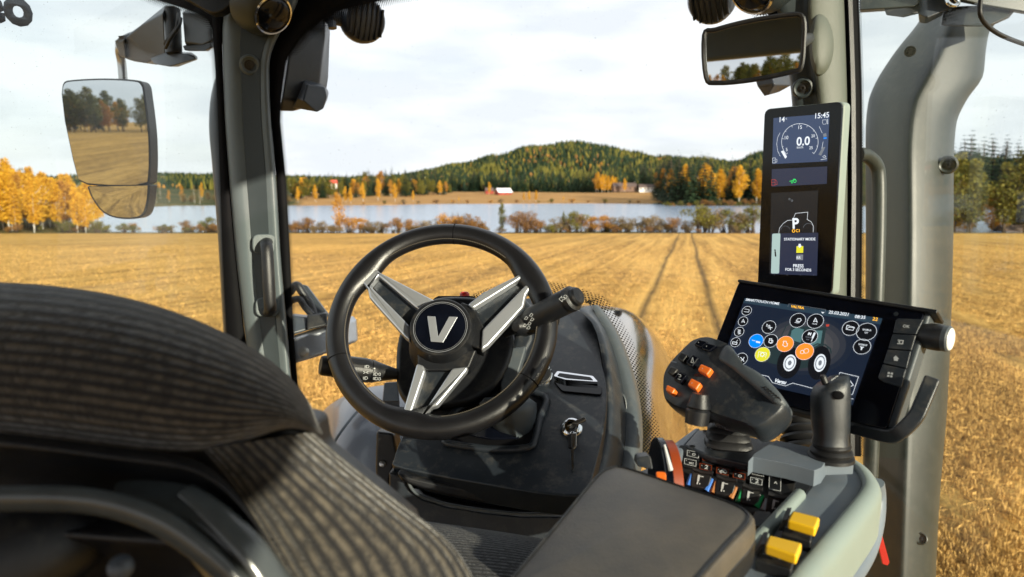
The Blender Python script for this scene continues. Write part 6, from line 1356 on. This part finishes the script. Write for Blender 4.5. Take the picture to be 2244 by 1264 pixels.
# transpose so the ribs run along the flank
rows=[list(r) for r in zip(*rows)]
mb=MB(); mb.use('rib_fabric'); RR_=[[P(*p) for p in r] for r in rows]; nr=len(RR_)-1; nc=len(RR_[0])-1
mb.grid(RR_,uv={'UVMap':lambda i,j:(i*3,(j/nc)*16)}); mb.build('side_bolster',st,sub=2)
mb=MB(); mb.use('black_plastic'); rows=[]
for v,d,dy in ((0,.435,0),(.03,.405,4),(.07,.405,0),(.12,.43,0),(.30,.445,0),(.40,.425,0),(.44,.405,0),(.50,.400,0),(.58,.43,0),(.75,.46,0),(1.0,.46,0)):
    r_=[]
    for a,b in zip([(-160,935),(0,946),(160,966),(310,988),(430,1000),(500,1052),(560,1135),(615,1225)],[(-160,1400),(0,1400),(130,1400),(260,1400),(380,1400),(480,1400),(580,1400),(680,1400)]):
        r_.append((a[0]+(b[0]-a[0])*v,a[1]+(b[1]-a[1])*v+dy,d))
    rows.append(r_)
mb.grid([[P(*p) for p in r] for r in rows]); mb.build('back_shell',st,sub=2)
mb=MB(); mb.use('shell_highlight'); mb.grid([[P(*p) for p in r] for r in [[(250,1050,.425),(340,1052,.42),(430,1062,.415),(500,1110,.41),(570,1190,.41),(630,1290,.41)],[(250,1075,.412),(340,1080,.405),(420,1100,.40),(480,1150,.398),(540,1225,.398),(600,1330,.40)],[(250,1100,.405),(330,1118,.395),(400,1150,.392),(455,1200,.392),(510,1270,.394),(570,1370,.396)],[(250,1125,.42),(320,1148,.415),(380,1185,.412),(430,1240,.412),(485,1310,.412),(540,1400,.412)]]]); mb.build('shell_lit_side',st,sub=2)  # pale panel for the lit area of the shell, light put into its colour
mb=MB(); mb.use('shell_highlight'); mb.tube(spl([P(*p) for p in ((-100,1095,.385),(60,1092,.385),(200,1098,.385),(320,1130,.385),(420,1190,.388),(520,1275,.392),(600,1370,.395))],6),.0075,14,.8); mb.build('ridge_highlight',st)  # pale tube standing for the highlight band along the shell ridge
mb=MB(); mb.use('shell_highlight'); mb.tube(spl([P(*p) for p in ((410,1075,.405),(450,1105,.400),(500,1150,.397),(560,1215,.396),(640,1330,.40))],6),[.003+.0001*i for i in range(25)],12,2.2); mb.build('bolster_lit_edge',st)  # edge coloured pale for the bright flecks of light on it
mb=MB(); mb.use('black_plastic'); c=P(50,1215,.40); mb.lathe(c,CAM-c,[(.030,-.02),(.029,0),(.022,.010),(.010,.014),(0,.0145)],28,1.5); mb.build('adjuster_knob',st,sharp=40)
mb=MB(); mb.use('outer_grey'); c=P(265,1243,.385); mb.lathe(c,CAM-c,[(.007,-.01),(.007,.001),(.004,.003),(0,.003)],16); mb.build('bolt',st)
mb=MB(); mb.use('black_plastic'); mb.prism([P(*p,.50) for p in ((-160,900),(300,940),(600,900),(690,920),(700,985),(820,1080),(900,1150),(960,1350),(-160,1400))],F*.04); mb.build('inner_shell',st,bevel=.006)
# seat cushion
mb=MB(); mb.use('weave_fabric'); rows=[]
CU=[[(880,1128,1.02),(980,1142,.99),(1080,1158,.97),(1180,1172,.95),(1290,1195,.93)],[(880,1150,.95),(980,1156,.92),(1080,1168,.90),(1170,1182,.88),(1290,1215,.87)],[(900,1200,.88),(990,1205,.86),(1080,1212,.84),(1160,1222,.83),(1280,1250,.82)],[(920,1270,.82),(1000,1275,.80),(1080,1280,.79),(1150,1285,.78),(1260,1300,.77)],[(930,1400,.74),(1000,1400,.73),(1080,1400,.72),(1150,1400,.71),(1250,1400,.70)]]
rows=[[P(x,y+20,d+.06) for x,y,d in CU[0]]]+[[P(*p) for p in r] for r in CU]
mb.grid(rows,uv={'UVMap':lambda i,j:(j*3,i*9)}); mb.build('cushion',st,sub=2)
